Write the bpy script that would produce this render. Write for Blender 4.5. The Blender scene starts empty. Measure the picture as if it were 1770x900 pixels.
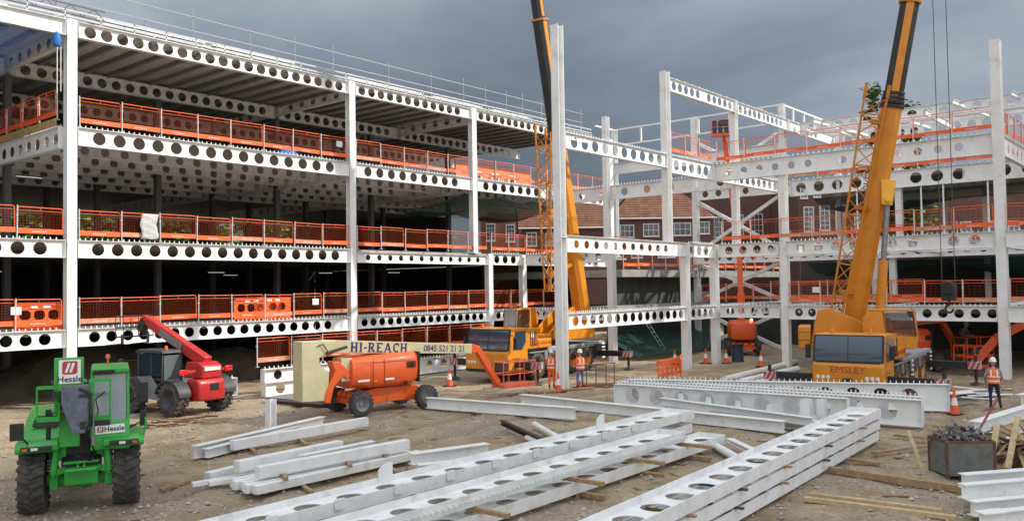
import bpy, math, random
from math import sin, cos, pi, radians as rad, sqrt, atan2
from mathutils import Vector as V, Matrix as MX
random.seed(7)
S = bpy.context.scene
COL = S.collection
# ---------------------------------------------------------------- camera
# world X runs along the left-hand facade, world Y goes into it, metres, ground at z = 0
EYE = V((0, 0, 4.8))
AZ, PITCH, ROLL = rad(40.16), rad(1.84), rad(-0.852)
fwd = V((cos(AZ), sin(AZ), 0)); rgt = V((sin(AZ), -cos(AZ), 0)); Z = V((0, 0, 1))
F = fwd*cos(PITCH) + Z*sin(PITCH); U0 = -fwd*sin(PITCH) + Z*cos(PITCH)
R = rgt*cos(ROLL) + U0*sin(ROLL); U = -rgt*sin(ROLL) + U0*cos(ROLL)
cd = bpy.data.cameras.new('camera'); cam = bpy.data.objects.new('camera', cd); COL.objects.link(cam)
m = MX.Identity(4)
for i in range(3):
    m[i][0] = R[i]; m[i][1] = U[i]; m[i][2] = -F[i]; m[i][3] = EYE[i]
cam.matrix_world = m
cd.sensor_width = 36; cd.lens = 36*1482/1770; cd.clip_start = 0.3; cd.clip_end = 5000
S.camera = cam
# ---------------------------------------------------------------- light
SUN_DIR = V((0.50, -0.62, 0.62)).normalized()       # towards the sun
w = bpy.data.worlds.new('World'); S.world = w; w.use_nodes = True
nt = w.node_tree; N = nt.nodes; LK = nt.links.new; N.clear()
out = N.new('ShaderNodeOutputWorld'); bg = N.new('ShaderNodeBackground'); LK(bg.outputs[0], out.inputs[0])
bg.inputs[1].default_value = 0.1
sky = N.new('ShaderNodeTexSky'); sky.sky_type = 'NISHITA'; sky.sun_disc = False
sky.sun_elevation = math.asin(SUN_DIR.z); sky.sun_rotation = atan2(SUN_DIR.x, SUN_DIR.y)
tc = N.new('ShaderNodeTexCoord')
def mathn(op, a, b=None, c=None):
    n = N.new('ShaderNodeMath'); n.operation = op
    for i, v in enumerate((a, b, c)):
        if v is None: continue
        if isinstance(v, (int, float)): n.inputs[i].default_value = v
        else: LK(v, n.inputs[i])
    return n.outputs[0]
def vdot(vec):
    n = N.new('ShaderNodeVectorMath'); n.operation = 'DOT_PRODUCT'
    LK(tc.outputs['Generated'], n.inputs[0]); n.inputs[1].default_value = vec
    return n.outputs['Value']
mp = N.new('ShaderNodeMapping'); LK(tc.outputs['Generated'], mp.inputs[0]); mp.inputs['Scale'].default_value = (1, 1, 2.6)
nz = N.new('ShaderNodeTexNoise'); LK(mp.outputs[0], nz.inputs['Vector'])
nz.inputs['Scale'].default_value = 2.1; nz.inputs['Detail'].default_value = 5; nz.inputs['Roughness'].default_value = 0.56
nz.inputs['Distortion'].default_value = 0.4
zz = vdot((0, 0, 1))
dark = vdot((0.83, 0.53, 0.12))                       # the black heart of the storm cloud
t = mathn('MULTIPLY_ADD', zz, 1.6, 0.06)  # brighter away from the horizon
t = mathn('ADD', t, mathn('MULTIPLY_ADD', nz.outputs[0], 1.0, -0.52))
dk = mathn('MULTIPLY', mathn('MAXIMUM', mathn('SUBTRACT', dark, 0.84), 0), -1.9)
t = mathn('ADD', t, dk)
lf = mathn('MULTIPLY', mathn('MAXIMUM', vdot((-0.1, 0.99, 0.1)), 0), 0.26)   # paler to the left
t = mathn('ADD', t, lf)
rt_ = mathn('MULTIPLY', mathn('MAXIMUM', mathn('SUBTRACT', vdot((1, 0.05, 0.1)), 0.8), 0), 1.1)
t = mathn('ADD', t, rt_)
cr = N.new('ShaderNodeValToRGB'); LK(t, cr.inputs[0])
E_ = cr.color_ramp.elements
E_[0].position = 0.0; E_[0].color = (0.068, 0.086, 0.110, 1)
E_[1].position = 1.0; E_[1].color = (0.44, 0.48, 0.53, 1)
e = E_.new(0.45); e.color = (0.180, 0.214, 0.258, 1)
back = mathn('MULTIPLY', mathn('MAXIMUM', vdot(tuple(V((SUN_DIR.x*0.2 - 0.6, SUN_DIR.y - 0.2, 0.35)).normalized())), 0), 1.0)
# clouds cover most of the sky; towards the sun there is thin bright cloud and blue
clo = N.new('ShaderNodeMix'); clo.data_type = 'RGBA'
LK(back, clo.inputs[0]); LK(cr.outputs[0], clo.inputs[6]); clo.inputs[7].default_value = (0.95, 0.99, 1.05, 1)
sc = N.new('ShaderNodeVectorMath'); sc.operation = 'SCALE'; LK(clo.outputs[2], sc.inputs[0]); sc.inputs['Scale'].default_value = 10
hi = mathn('MINIMUM', mathn('MAXIMUM', mathn('MULTIPLY_ADD', zz, 2.6, -1.1), 0), 1)   # thinner, brighter cloud overhead
hm = N.new('ShaderNodeMix'); hm.data_type = 'RGBA'; LK(hi, hm.inputs[0]); LK(cr.outputs[0], hm.inputs[6]); hm.inputs[7].default_value = (0.86, 0.91, 0.97, 1)
LK(hm.outputs[2], clo.inputs[6])
mx = N.new('ShaderNodeMix'); mx.data_type = 'RGBA'; mx.inputs[0].default_value = 0.94
LK(sky.outputs[0], mx.inputs[6]); LK(sc.outputs[0], mx.inputs[7]); LK(mx.outputs[2], bg.inputs[0])
ld = bpy.data.lights.new('sun', 'SUN'); lo = bpy.data.objects.new('sun', ld); COL.objects.link(lo)
ld.energy = 3.4; ld.angle = rad(0.9); ld.color = (1, 0.95, 0.87)
lo.rotation_euler = SUN_DIR.to_track_quat('Z', 'Y').to_euler(); lo.location = (0, -30, 60)
S.view_settings.view_transform = 'Standard'; S.view_settings.look = 'None'
S.view_settings.exposure = 0.5; S.view_settings.gamma = 1
S.cycles.max_bounces = 6; S.cycles.diffuse_bounces = 3; S.cycles.glossy_bounces = 3
S.cycles.transmission_bounces = 4; S.cycles.transparent_max_bounces = 12
S.cycles.use_denoising = True
# ---------------------------------------------------------------- materials
MATS = {}
def mat(name, col, rough=0.5, metal=0.0, var=0.0, vs=3.0, col2=None, bump=0.0, bs=40.0, spec=0.5, emit=0.0, coord='Object', amt=0.5, coat=0.0, dirt=0.0):
    if name in MATS: return MATS[name]
    M = bpy.data.materials.new(name); M.use_nodes = True; MATS[name] = M
    t = M.node_tree; n = t.nodes; p = n['Principled BSDF']
    p.inputs['Base Color'].default_value = (*col, 1); p.inputs['Roughness'].default_value = rough
    p.inputs['Metallic'].default_value = metal; p.inputs['Specular IOR Level'].default_value = spec
    if coat: p.inputs['Coat Weight'].default_value = coat; p.inputs['Coat Roughness'].default_value = .2
    c = n.new('ShaderNodeTexCoord')
    if var or col2:
        x = n.new('ShaderNodeTexNoise'); t.links.new(c.outputs[coord], x.inputs['Vector'])
        x.inputs['Scale'].default_value = vs; x.inputs['Detail'].default_value = 6; x.inputs['Roughness'].default_value = .62
        r = n.new('ShaderNodeValToRGB'); t.links.new(x.outputs[0], r.inputs[0])
        a, b = r.color_ramp.elements
        a.position = amt - .16; b.position = amt + .16
        k = col2 or tuple(max(0, v*(1-var)) for v in col)
        a.color = (*k, 1); b.color = (*col, 1)
        res = r.outputs[0]
        if dirt:
            z1 = n.new('ShaderNodeTexNoise'); t.links.new(c.outputs[coord], z1.inputs['Vector']); z1.inputs['Scale'].default_value = 2.3; z1.inputs['Detail'].default_value = 9; z1.inputs['Roughness'].default_value = .75
            z2 = n.new('ShaderNodeMapRange'); t.links.new(z1.outputs[0], z2.inputs[0]); z2.inputs[1].default_value = .54; z2.inputs[2].default_value = .72; z2.inputs[4].default_value = dirt
            z3 = n.new('ShaderNodeMix'); z3.data_type = 'RGBA'; t.links.new(z2.outputs[0], z3.inputs[0]); t.links.new(res, z3.inputs[6]); z3.inputs[7].default_value = (.25, .18, .12, 1); res = z3.outputs[2]
        t.links.new(res, p.inputs['Base Color'])
        rr = n.new('ShaderNodeMapRange'); t.links.new(x.outputs[0], rr.inputs[0])
        rr.inputs[3].default_value = min(1, rough+.18); rr.inputs[4].default_value = max(.05, rough-.08)
        t.links.new(rr.outputs[0], p.inputs['Roughness'])
    if bump:
        y = n.new('ShaderNodeTexNoise'); t.links.new(c.outputs[coord], y.inputs['Vector'])
        y.inputs['Scale'].default_value = bs; y.inputs['Detail'].default_value = 4
        b = n.new('ShaderNodeBump'); b.inputs['Strength'].default_value = bump; b.inputs['Distance'].default_value = .02
        t.links.new(y.outputs[0], b.inputs['Height']); t.links.new(b.outputs[0], p.inputs['Normal'])
    if emit:
        p.inputs['Emission Color'].default_value = (*col, 1); p.inputs['Emission Strength'].default_value = emit
    return M
white = mat('white_steel_paint', (.80, .805, .79), .42, var=.13, vs=.9, bump=.05, bs=6, dirt=.4)
white2 = mat('white_steel_dusty', (.80, .80, .785), .5, var=.25, vs=1.6, bump=.05, bs=6, amt=.40, dirt=.5)
conc = mat('concrete', (.33, .32, .30), .85, var=.25, vs=2, bump=.2)
deckm = mat('galvanised_deck', (.30, .31, .32), .5, metal=.25, var=.25, vs=2)
galv = mat('galvanised_tube', (.42, .43, .44), .42, metal=.6, var=.2, vs=8)
rust = mat('rusty_steel', (.16, .075, .04), .8, var=.5, vs=8)
orng = mat('orange_barrier_paint', (.90, .135, .022), .5, var=.25, vs=2.5, dirt=.3)
orngd = mat('orange_wire', (.66, .11, .025), .6)
orngp = mat('orange_faded_plastic', (.80, .26, .12), .6, var=.25, vs=2)
woodm = mat('raw_timber', (.42, .27, .14), .8, var=.45, vs=6, bump=.2, bs=30)
wood2 = mat('pale_timber', (.56, .42, .24), .8, var=.35, vs=6, bump=.2, bs=30)
rubber = mat('tyre_rubber', (.045, .043, .041), .85, col2=(.13, .115, .095), vs=5, bump=.2, bs=50, amt=.4)
black = mat('black_paint', (.018, .018, .02), .45, var=.3, vs=4)
dgrey = mat('dark_grey_plastic', (.06, .062, .065), .55, var=.3, vs=4)
mgrey = mat('mid_grey_paint', (.22, .225, .23), .5, var=.25, vs=4)
steel = mat('bare_steel', (.30, .30, .31), .42, metal=.7, var=.3, vs=6)
glass = mat('tinted_cab_glass', (.02, .035, .05), .05, spec=1, coat=1)
glassc = mat('pale_cab_glass', (.16, .21, .23), .07, spec=.9, coat=.6)
yel = mat('crane_yellow_paint', (.70, .25, .003), .40, var=.2, vs=1.6, coat=.2, dirt=.3)
yeld = mat('jib_orange_yellow_paint', (.56, .20, .012), .5, var=.25, vs=2)
grn = mat('telehandler_green_paint', (.026, .42, .045), .38, var=.3, vs=2.2, coat=.25, dirt=.55)
redp = mat('telehandler_red_paint', (.50, .020, .020), .40, var=.2, vs=2.5, coat=.2, dirt=.4)
lor = mat('lift_orange_paint', (.82, .115, .015), .38, var=.14, vs=1.8, coat=.2, dirt=.3)
tan = mat('lift_cream_paint', (.60, .53, .31), .5, var=.14, vs=2, dirt=.4)
hiv = mat('hi_vis_orange_cloth', (.95, .16, .02), .7, var=.2, vs=9, bump=.3, bs=25)
refl = mat('reflective_tape', (.72, .72, .68), .4)
denim = mat('denim', (.10, .16, .27), .85, var=.3, vs=12, bump=.3, bs=40)
navy = mat('navy_trousers', (.018, .024, .045), .85, var=.3, vs=12, bump=.3, bs=30)
skin = mat('skin', (.48, .27, .19), .55)
greyc = mat('grey_sleeve_cloth', (.24, .25, .27), .85, var=.2, vs=10, bump=.3, bs=30)
hatw = mat('white_helmet_plastic', (.80, .80, .78), .3)
hatg = mat('green_helmet_plastic', (.28, .42, .33), .35)
boot = mat('dark_boots', (.03, .025, .02), .7)
navyl = mat('navy_lettering', (.025, .03, .12), .5)
redl = mat('red_lettering', (.42, .03, .03), .5)
sgw = mat('sign_white', (.78, .78, .76), .5, var=.08, vs=8)
amber = mat('amber_lens', (.75, .16, .02), .3)
cone_o = mat('cone_orange', (.85, .10, .02), .5, var=.2, vs=6)
# ---------------------------------------------------------------- mesh helpers
class MB:
    def __init__(s): s.v = []; s.f = []
    def add(s, vs, fs):
        o = len(s.v); s.v += [tuple(v) for v in vs]; s.f += [tuple(i+o for i in f) for f in fs]; return s
    def box(s, c, d, M=None):
        x, y, z = (k/2 for k in d)
        vs = [V((a*x, b*y, e*z)) for a in (-1, 1) for b in (-1, 1) for e in (-1, 1)]
        if M is not None: vs = [M @ v for v in vs]
        vs = [v + V(c) for v in vs]
        return s.add(vs, [(0, 1, 3, 2), (4, 6, 7, 5), (0, 4, 5, 1), (2, 3, 7, 6), (0, 2, 6, 4), (1, 5, 7, 3)])
    def bb(s, lo, hi):
        return s.box([(a+b)/2 for a, b in zip(lo, hi)], [abs(b-a) for a, b in zip(lo, hi)])
    def bar(s, p, q, w=.05, h=None, up=(0, 0, 1), w2=None, h2=None):
        p = V(p); q = V(q); h = h or w; d = (q-p).normalized(); u = V(up)
        if abs(d.dot(u)) > .98: u = V((1, 0, 0))
        a = d.cross(u).normalized(); b = a.cross(d)
        w2 = w2 or w; h2 = h2 or h
        vs = [p+a*i*w/2+b*j*h/2 for i, j in ((-1, -1), (1, -1), (1, 1), (-1, 1))] + [q+a*i*w2/2+b*j*h2/2 for i, j in ((-1, -1), (1, -1), (1, 1), (-1, 1))]
        return s.add(vs, [(0, 1, 5, 4), (1, 2, 6, 5), (2, 3, 7, 6), (3, 0, 4, 7), (3, 2, 1, 0), (4, 5, 6, 7)])
    def tube(s, p, q, r=.03, n=8, r2=None, cap=True):
        p = V(p); q = V(q); d = (q-p).normalized(); u = V((0, 0, 1)) if abs(d.z) < .95 else V((1, 0, 0))
        a = d.cross(u).normalized(); b = a.cross(d); r2 = r if r2 is None else r2
        vs = [c+(a*cos(2*pi*i/n)+b*sin(2*pi*i/n))*k for c, k in ((p, r), (q, r2)) for i in range(n)]
        fs = [(i, (i+1) % n, n+(i+1) % n, n+i) for i in range(n)]
        if cap: fs += [tuple(range(n-1, -1, -1)), tuple(range(n, 2*n))]
        return s.add(vs, fs)
    def path(s, pts, r=.03, n=6):
        for a, b in zip(pts, pts[1:]): s.tube(a, b, r, n)
        return s
    def prism(s, poly, lo, hi, ax='y'):
        # poly in the two other axes (x,z for y; y,z for x; x,y for z)
        f = {'y': lambda a, b, t: (a, t, b), 'x': lambda a, b, t: (t, a, b), 'z': lambda a, b, t: (a, b, t)}[ax]
        n = len(poly); vs = [f(a, b, lo) for a, b in poly] + [f(a, b, hi) for a, b in poly]
        fs = [(i, (i+1) % n, n+(i+1) % n, n+i) for i in range(n)] + [tuple(range(n-1, -1, -1)), tuple(range(n, 2*n))]
        return s.add(vs, fs)
    def lathe(s, prof, o=(0, 0, 0), ax=(0, 0, 1), n=20):
        d = V(ax).normalized(); u = V((0, 0, 1)) if abs(d.z) < .95 else V((1, 0, 0))
        a = d.cross(u).normalized(); b = a.cross(d); o = V(o); k = len(prof)
        vs = [o+d*z+(a*cos(2*pi*i/n)+b*sin(2*pi*i/n))*r for i in range(n) for r, z in prof]
        fs = [(i*k+j, i*k+j+1, ((i+1) % n)*k+j+1, ((i+1) % n)*k+j) for i in range(n) for j in range(k-1)]
        return s.add(vs, fs)
    def loft(s, rings, cap=True):
        n = len(rings[0]); vs = [v for r in rings for v in r]
        fs = [(j*n+i, j*n+(i+1) % n, (j+1)*n+(i+1) % n, (j+1)*n+i) for j in range(len(rings)-1) for i in range(n)]
        if cap: fs += [tuple(range(n-1, -1, -1)), tuple(range((len(rings)-1)*n, len(rings)*n))]
        return s.add(vs, fs)
    def isec(s, p, q, d=.4, b=.2, tf=.02, tw=.012, side=None):
        # I-section from p to q (centre line); side = direction of the flange width
        p = V(p); q = V(q); x = (q-p).normalized()
        a = V(side).normalized() if side else (x.cross(V((0, 0, 1))).normalized() if abs(x.z) < .95 else V((0, 1, 0)))
        u = a.cross(x).normalized()
        for o, w_, h_ in ((u*(d/2-tf/2), b, tf), (-u*(d/2-tf/2), b, tf), (V((0, 0, 0)), tw, d-2*tf)):
            s.bar(p+o, q+o, w_, h_, up=u)
        return s
    def xf(s, M, i0=0):
        s.v[i0:] = [tuple(M @ V(v)) for v in s.v[i0:]]; return s
    def mesh(s, name, m, smooth=True):
        me = bpy.data.meshes.new(name); me.from_pydata(s.v, [], s.f); me.validate(); 
        if m: me.materials.append(m)
        if smooth: me.shade_smooth(); me.set_sharp_from_angle(angle=rad(35))
        return me
def obj(name, me, parent=None, loc=None, rot=None, label=None):
    o = bpy.data.objects.new(name, me); COL.objects.link(o)
    if parent: o.parent = parent
    if loc is not None: o.location = loc
    if rot is not None: o.rotation_euler = rot
    if label: o['label'] = label
    return o
def part(name, mb, m, parent, label=None, smooth=True, bev=0):
    o = obj(name, mb.mesh(name, m, smooth), parent, label=label)
    if bev: bevel(o, bev)
    return o
def bevel(o, w_=.02, seg=2):
    b = o.modifiers.new('bevel', 'BEVEL'); b.width = w_; b.segments = seg; b.limit_method = 'ANGLE'; b.angle_limit = rad(40); return o
def tag(o, label, cat, group=None):
    o['label'] = label; o['category'] = cat
    if group: o['group'] = group
    return o
def thing(name, label, cat, loc=(0, 0, 0), rz=0, group=None):
    o = obj(name, None, None, loc, (0, 0, rz)); o.empty_display_size = .3
    return tag(o, label, cat, group)
def struct(name, me, kind='structure'):
    o = obj(name, me); o['kind'] = kind; return o
def copy_tree(o, parent=None):
    c = o.copy(); COL.objects.link(c)
    if parent: c.parent = parent
    for ch in list(o.children): copy_tree(ch, c)
    return c
def text(name, s, size, m, parent, M, ext=.004, bold=0, sx=1.0, align='CENTER', font=None):
    cu = bpy.data.curves.new(name, 'FONT'); cu.body = s; cu.size = size; cu.extrude = ext; cu.offset = bold
    cu.align_x = align; cu.align_y = 'CENTER'; cu.resolution_u = 3
    t_ = bpy.data.objects.new('tmp', cu); COL.objects.link(t_)
    me = bpy.data.meshes.new_from_object(t_.evaluated_get(bpy.context.evaluated_depsgraph_get()))
    bpy.data.objects.remove(t_); me.materials.clear(); me.materials.append(m)
    me.transform(M @ MX.Diagonal((sx, 1, 1, 1)))
    return obj(name, me, parent)
def frame(o, xd, yd):
    x = V(xd).normalized(); z = x.cross(V(yd)).normalized(); y = z.cross(x)
    return MX(((x.x, y.x, z.x, o[0]), (x.y, y.y, z.y, o[1]), (x.z, y.z, z.z, o[2]), (0, 0, 0, 1)))
ORD = 'first second third fourth fifth sixth seventh eighth ninth tenth eleventh twelfth thirteenth fourteenth fifteenth sixteenth seventeenth eighteenth'.split()

# ---------------------------------------------------------------- cellular beam: x along, top at z = 0
def cell_mb(L, d, b=.26, dia=.5, x0=.8, pitch=.75, n=None, studs=True, tf=.022, tw=.014, skip=(), nseg=20, sp=.24):
    m = MB(); zc = -d/2; top = -tf; bot = -d+tf
    m.bb((0, -b/2, -tf), (L, b/2, 0)); m.bb((0, -b/2, -d), (L, b/2, -d+tf))
    if n is None: n = int((L-2*x0)/pitch)+1
    xs = [x0+i*pitch for i in range(n) if i not in skip]
    cur = 0.0; y = tw/2
    def rect(a, c):
        if c-a > 1e-4: m.add([(a, -y, bot), (c, -y, bot), (c, -y, top), (a, -y, top), (a, y, bot), (c, y, bot), (c, y, top), (a, y, top)], [(0, 1, 2, 3), (5, 4, 7, 6)])
    for xc in xs:
        hw = min(pitch/2, xc-cur if xc-cur < pitch/2 else pitch/2); a, c = xc-hw, xc+hw
        rect(cur, a)
        hz = (top-bot)/2; cz = (top+bot)/2
        an = sorted([2*pi*i/nseg for i in range(nseg)] + [atan2(j*hz, i*hw) % (2*pi) for i in (-1, 1) for j in (-1, 1)])
        k = len(an); inn = []; ou = []
        for t in an:
            C, Sn = cos(t), sin(t); inn.append((xc+C*dia/2, cz+Sn*dia/2))
            r = min(hw/abs(C) if abs(C) > 1e-6 else 9e9, hz/abs(Sn) if abs(Sn) > 1e-6 else 9e9); ou.append((xc+C*r, cz+Sn*r))
        vs = [(p[0], s_*y, p[1]) for s_ in (-1, 1) for P in (inn, ou) for p in P]
        fs = []
        for i in range(k):
            j = (i+1) % k
            fs += [(i, j, k+j, k+i), (2*k+j, 2*k+i, 3*k+i, 3*k+j), (j, i, 2*k+i, 2*k+j)]
        m.add(vs, fs); cur = c
    rect(cur, L)
    for x in (0, L-.012): m.bb((x, -b/2, bot), (x+.012, b/2, top))
    if studs:
        x = .12
        while x < L-.1:
            m.box((x, 0, .055), (.03, .05, .11)); x += sp
    return m
CACHE = {}
def cell(L, d, **k):
    key = (round(L, 3), d, tuple(sorted(k.items())))
    mt = k.pop('m', white)
    if key not in CACHE: CACHE[key] = cell_mb(L, d, **k).mesh('cellular_beam', mt)
    return CACHE[key]
def beam(parent, x, y, z, L, ax='x', d=.78, name='cellular_beam', **k):
    o = obj(name, cell(L, d, **k), parent, (x, y, z), (0, 0, {'x': 0, 'y': pi/2, '-y': -pi/2}[ax])); return o
def col_mb(z0, z1, b=.40, d=.42, tf=.03, tw=.02, base=True, fl='y', splice=()):
    m = MB(); side = (1, 0, 0) if fl == 'y' else (0, 1, 0)
    m.isec((0, 0, z0), (0, 0, z1), d, b, tf, tw, side=side)
    if base: m.bb((-.34, -.34, z0-.02), (.34, .34, z0+.03))
    for zs in splice:
        for s_ in (-1, 1):
            if fl == 'y': m.bb((-b/2+.03, s_*(d/2)-.012, zs-.5), (b/2-.03, s_*(d/2)+.012, zs+.5))
            else: m.bb((s_*(d/2)-.012, -b/2+.03, zs-.5), (s_*(d/2)+.012, b/2-.03, zs+.5))
        m.bb((-b/2-.01, -d/2-.01, zs-.012), (b/2+.01, d/2+.01, zs+.012)) if fl == 'y' else m.bb((-d/2-.01, -b/2-.01, zs-.012), (d/2+.01, b/2+.01, zs+.012))
    return m
def column(parent, x, y, z0, z1, **k):
    o = part('column', col_mb(z0, z1, **k), white, parent); o.location = (x, y, 0); return o
# ---------------------------------------------------------------- ground
def ground_mat():
    M = bpy.data.materials.new('site_ground'); M.use_nodes = True; t = M.node_tree; n = t.nodes; l = t.links.new
    p = n['Principled BSDF']; p.inputs['Roughness'].default_value = .95; p.inputs['Specular IOR Level'].default_value = .2
    g = n.new('ShaderNodeNewGeometry')
    def noise(s, d=6, r=.6):
        x = n.new('ShaderNodeTexNoise'); l(g.outputs['Position'], x.inputs['Vector']); x.inputs['Scale'].default_value = s
        x.inputs['Detail'].default_value = d; x.inputs['Roughness'].default_value = r; return x.outputs[0]
    def ramp(f, *st):
        r = n.new('ShaderNodeValToRGB'); l(f, r.inputs[0]); e = r.color_ramp.elements
        while len(e) < len(st): e.new(.5)
        for q, (a, c) in zip(e, st): q.position = a; q.color = (*c, 1)
        return r.outputs[0]
    def mix(f, a, b, k=None):
        x = n.new('ShaderNodeMix'); x.data_type = 'RGBA'
        if k: x.blend_type = k
        if isinstance(f, float): x.inputs[0].default_value = f
        else: l(f, x.inputs[0])
        l(a, x.inputs[6]); l(b, x.inputs[7]); return x.outputs[2]
    big = noise(.16, 4, .55); mid = noise(.9, 5); fine = noise(9, 5, .7); grit = noise(38, 3, .7)
    base = ramp(mid, (.30, (.255, .180, .108)), (.5, (.41, .315, .205)), (.72, (.50, .41, .295)))
    stone = ramp(fine, (.34, (.21, .175, .135)), (.55, (.42, .355, .275)), (.72, (.57, .51, .43)))
    f1 = ramp(big, (.46, (0, 0, 0)), (.66, (1, 1, 1)))
    c = mix(f1, base, stone)
    rusty = ramp(noise(.35, 5, .6), (.58, (0, 0, 0)), (.68, (1, 1, 1)))
    rc = n.new('ShaderNodeRGB'); rc.outputs[0].default_value = (.30, .175, .08, 1)
    c = mix(rusty, c, mix(.55, c, rc.outputs[0]))
    vo = n.new('ShaderNodeTexVoronoi'); l(g.outputs['Position'], vo.inputs['Vector']); vo.inputs['Scale'].default_value = 14
    vc = ramp(vo.outputs['Color'], (.2, (.86, .86, .86)), (.8, (1.12, 1.12, 1.12)))
    c = mix(.75, c, vc, 'MULTIPLY')
    gr = ramp(grit, (.35, (.78, .78, .78)), (.65, (1.15, 1.15, 1.15)))
    c = mix(.8, c, gr, 'MULTIPLY')
    at = n.new('ShaderNodeAttribute'); at.attribute_name = 'track'
    tr = n.new('ShaderNodeRGB'); tr.outputs[0].default_value = (.30, .225, .145, 1)
    tm = n.new('ShaderNodeMath'); tm.operation = 'MULTIPLY'; l(at.outputs['Fac'], tm.inputs[0]); l(mid, tm.inputs[1]); tm.use_clamp = True
    c = mix(tm.outputs[0], c, tr.outputs[0]); l(c, p.inputs['Base Color'])
    ad = n.new('ShaderNodeMath'); ad.operation = 'MULTIPLY_ADD'; l(fine, ad.inputs[0]); ad.inputs[1].default_value = .8; l(grit, ad.inputs[2])
    a2 = n.new('ShaderNodeMath'); a2.operation = 'MULTIPLY_ADD'; l(vo.outputs['Distance'], a2.inputs[0]); a2.inputs[1].default_value = -.9; l(ad.outputs[0], a2.inputs[2])
    b = n.new('ShaderNodeBump'); b.inputs['Strength'].default_value = .8; b.inputs['Distance'].default_value = .05
    l(a2.outputs[0], b.inputs['Height']); l(b.outputs[0], p.inputs['Normal']); return M
gm = ground_mat()
RUTS = (((5, 17), (20, 21.5), (30, 21), (44, 22)), ((10, 31), (19, 28.5), (27, 22), (37, 20.5)), ((20, 2), (26, 6), (33, 7), (46, 8)), ((9, 24), (14, 27), (24, 30), (34, 26.5)))
def rut(x, y):
    h = 0
    for L in RUTS:
        for (ax, ay), (bx, by_) in zip(L, L[1:]):
            dx, dy = bx-ax, by_-ay; l2 = dx*dx+dy*dy; t = ((x-ax)*dx+(y-ay)*dy)/l2
            if 0 <= t <= 1:
                o = ((x-ax)*dy-(y-ay)*dx)/sqrt(l2)
                for c in (-1.0, 1.0):
                    e = abs(o-c-.25*sin(t*9+ax))
                    if e < .75: h += -.055*max(0, 1-(e/.38)**2) if e < .38 else .028*max(0, 1-((e-.55)/.2)**2)
    return h
def hn(x, y):
    return rut(x, y) + (sin(x*1.1+.6*sin(y*.9))*sin(y*1.3+.8*sin(x*.7))*.035 + sin(x*3.1+y*1.7)*sin(y*2.7-x*.9)*.018 + sin(x*.33+y*.21)*.03) - .035
def gridmesh(x0, x1, y0, y1, st):
    nx = int((x1-x0)/st)+1; ny = int((y1-y0)/st)+1; vs = []; fs = []
    for j in range(ny):
        for i in range(nx):
            x = x0+i*st; y = y0+j*st
            e = min(1, (i)/6, (nx-1-i)/6, j/6, (ny-1-j)/6)
            vs.append((x+random.uniform(-.3, .3)*st*(e >= 1), y+random.uniform(-.3, .3)*st*(e >= 1), (hn(x, y)+random.uniform(-.012, .012))*e if e > 0 else 0))
    for j in range(ny-1):
        for i in range(nx-1):
            a = j*nx+i; fs.append((a, a+1, a+nx+1, a+nx))
    return vs, fs
g = MB(); X0, X1, Y0, Y1 = -6.0, 66.0, -12.0, 48.0
g.add(*gridmesh(X0, X1, Y0, Y1, .25))
me = g.mesh('ground', gm)
B_ = 2500
o = MB(); o.add([(-B_, -B_, 0), (B_, -B_, 0), (B_, B_, 0), (-B_, B_, 0), (X0, Y0, 0), (X1, Y0, 0), (X1, Y1, 0), (X0, Y1, 0)], [(0, 1, 5, 4), (1, 2, 6, 5), (2, 3, 7, 6), (3, 0, 4, 7)])
g.add(o.v, o.f); bpy.data.meshes.remove(me)
gme = g.mesh('ground', gm); ta = gme.attributes.new('track', 'FLOAT', 'POINT')
for i, v in enumerate(gme.vertices): ta.data[i].value = max(0, min(1.6, -rut(v.co.x, v.co.y)*40)) if X0 < v.co.x < X1 and Y0 < v.co.y < Y1 else 0
struct('ground', gme)
# loose stones and clods: uncountable, one object
rb = MB()
for i in range(11000):
    D = 15+30*random.random()**1.6; a = random.uniform(-.62, .62); q = fwd*D + rgt*D*a
    if q.y > 35 or random.random() < .3*sin(q.x*.5)*sin(q.y*.4)+.25: continue
    s = random.choice((.016, .02, .024, .03, .03, .042, .06, .07)) * random.uniform(.7, 1.3)
    n_ = 5; top = [(q.x+cos(k*2*pi/n_+i)*s*random.uniform(.7, 1.2), q.y+sin(k*2*pi/n_+i)*s*random.uniform(.7, 1.2), hn(q.x, q.y)+random.uniform(.0, .3)*s) for k in range(n_)]
    pk = (q.x+random.uniform(-.4, .4)*s, q.y+random.uniform(-.4, .4)*s, hn(q.x, q.y)+s*random.uniform(.7, 1.1))
    rb.add(top+[pk], [(k, (k+1) % n_, n_) for k in range(n_)])
# the cloud that keeps the sun off the near ground: it hangs high behind the camera
cb = MB(); rnd = random.Random(3)
for i in range(13):
    for j in range(10):
        gx, gy = -22+i*7, -38+j*6.6
        if j == 9: gy += -1.5+1.5*sin(i*1.3)-(2.5 if i > 7 else 0)
        c = V((gx, gy, 0))+SUN_DIR*420+V((0, 0, rnd.uniform(-3, 3))); r = rnd.uniform(6, 8.5); rg = []
        for k in range(1, 6): an = pi*k/6; rg.append([c+V((r*sin(an)*cos(2*pi*a/10), r*sin(an)*sin(2*pi*a/10), 4.5*cos(an))) for a in range(10)])
        cb.loft(rg)
struct('cloud', cb.mesh('cloud', mat('cloud_white', (.85, .86, .88), .9)))
struct('rubble', rb.mesh('rubble', mat('loose_stone', (.50, .45, .38), .9, col2=(.22, .175, .13), vs=1.2, coord='Object'), False), 'stuff')

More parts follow.
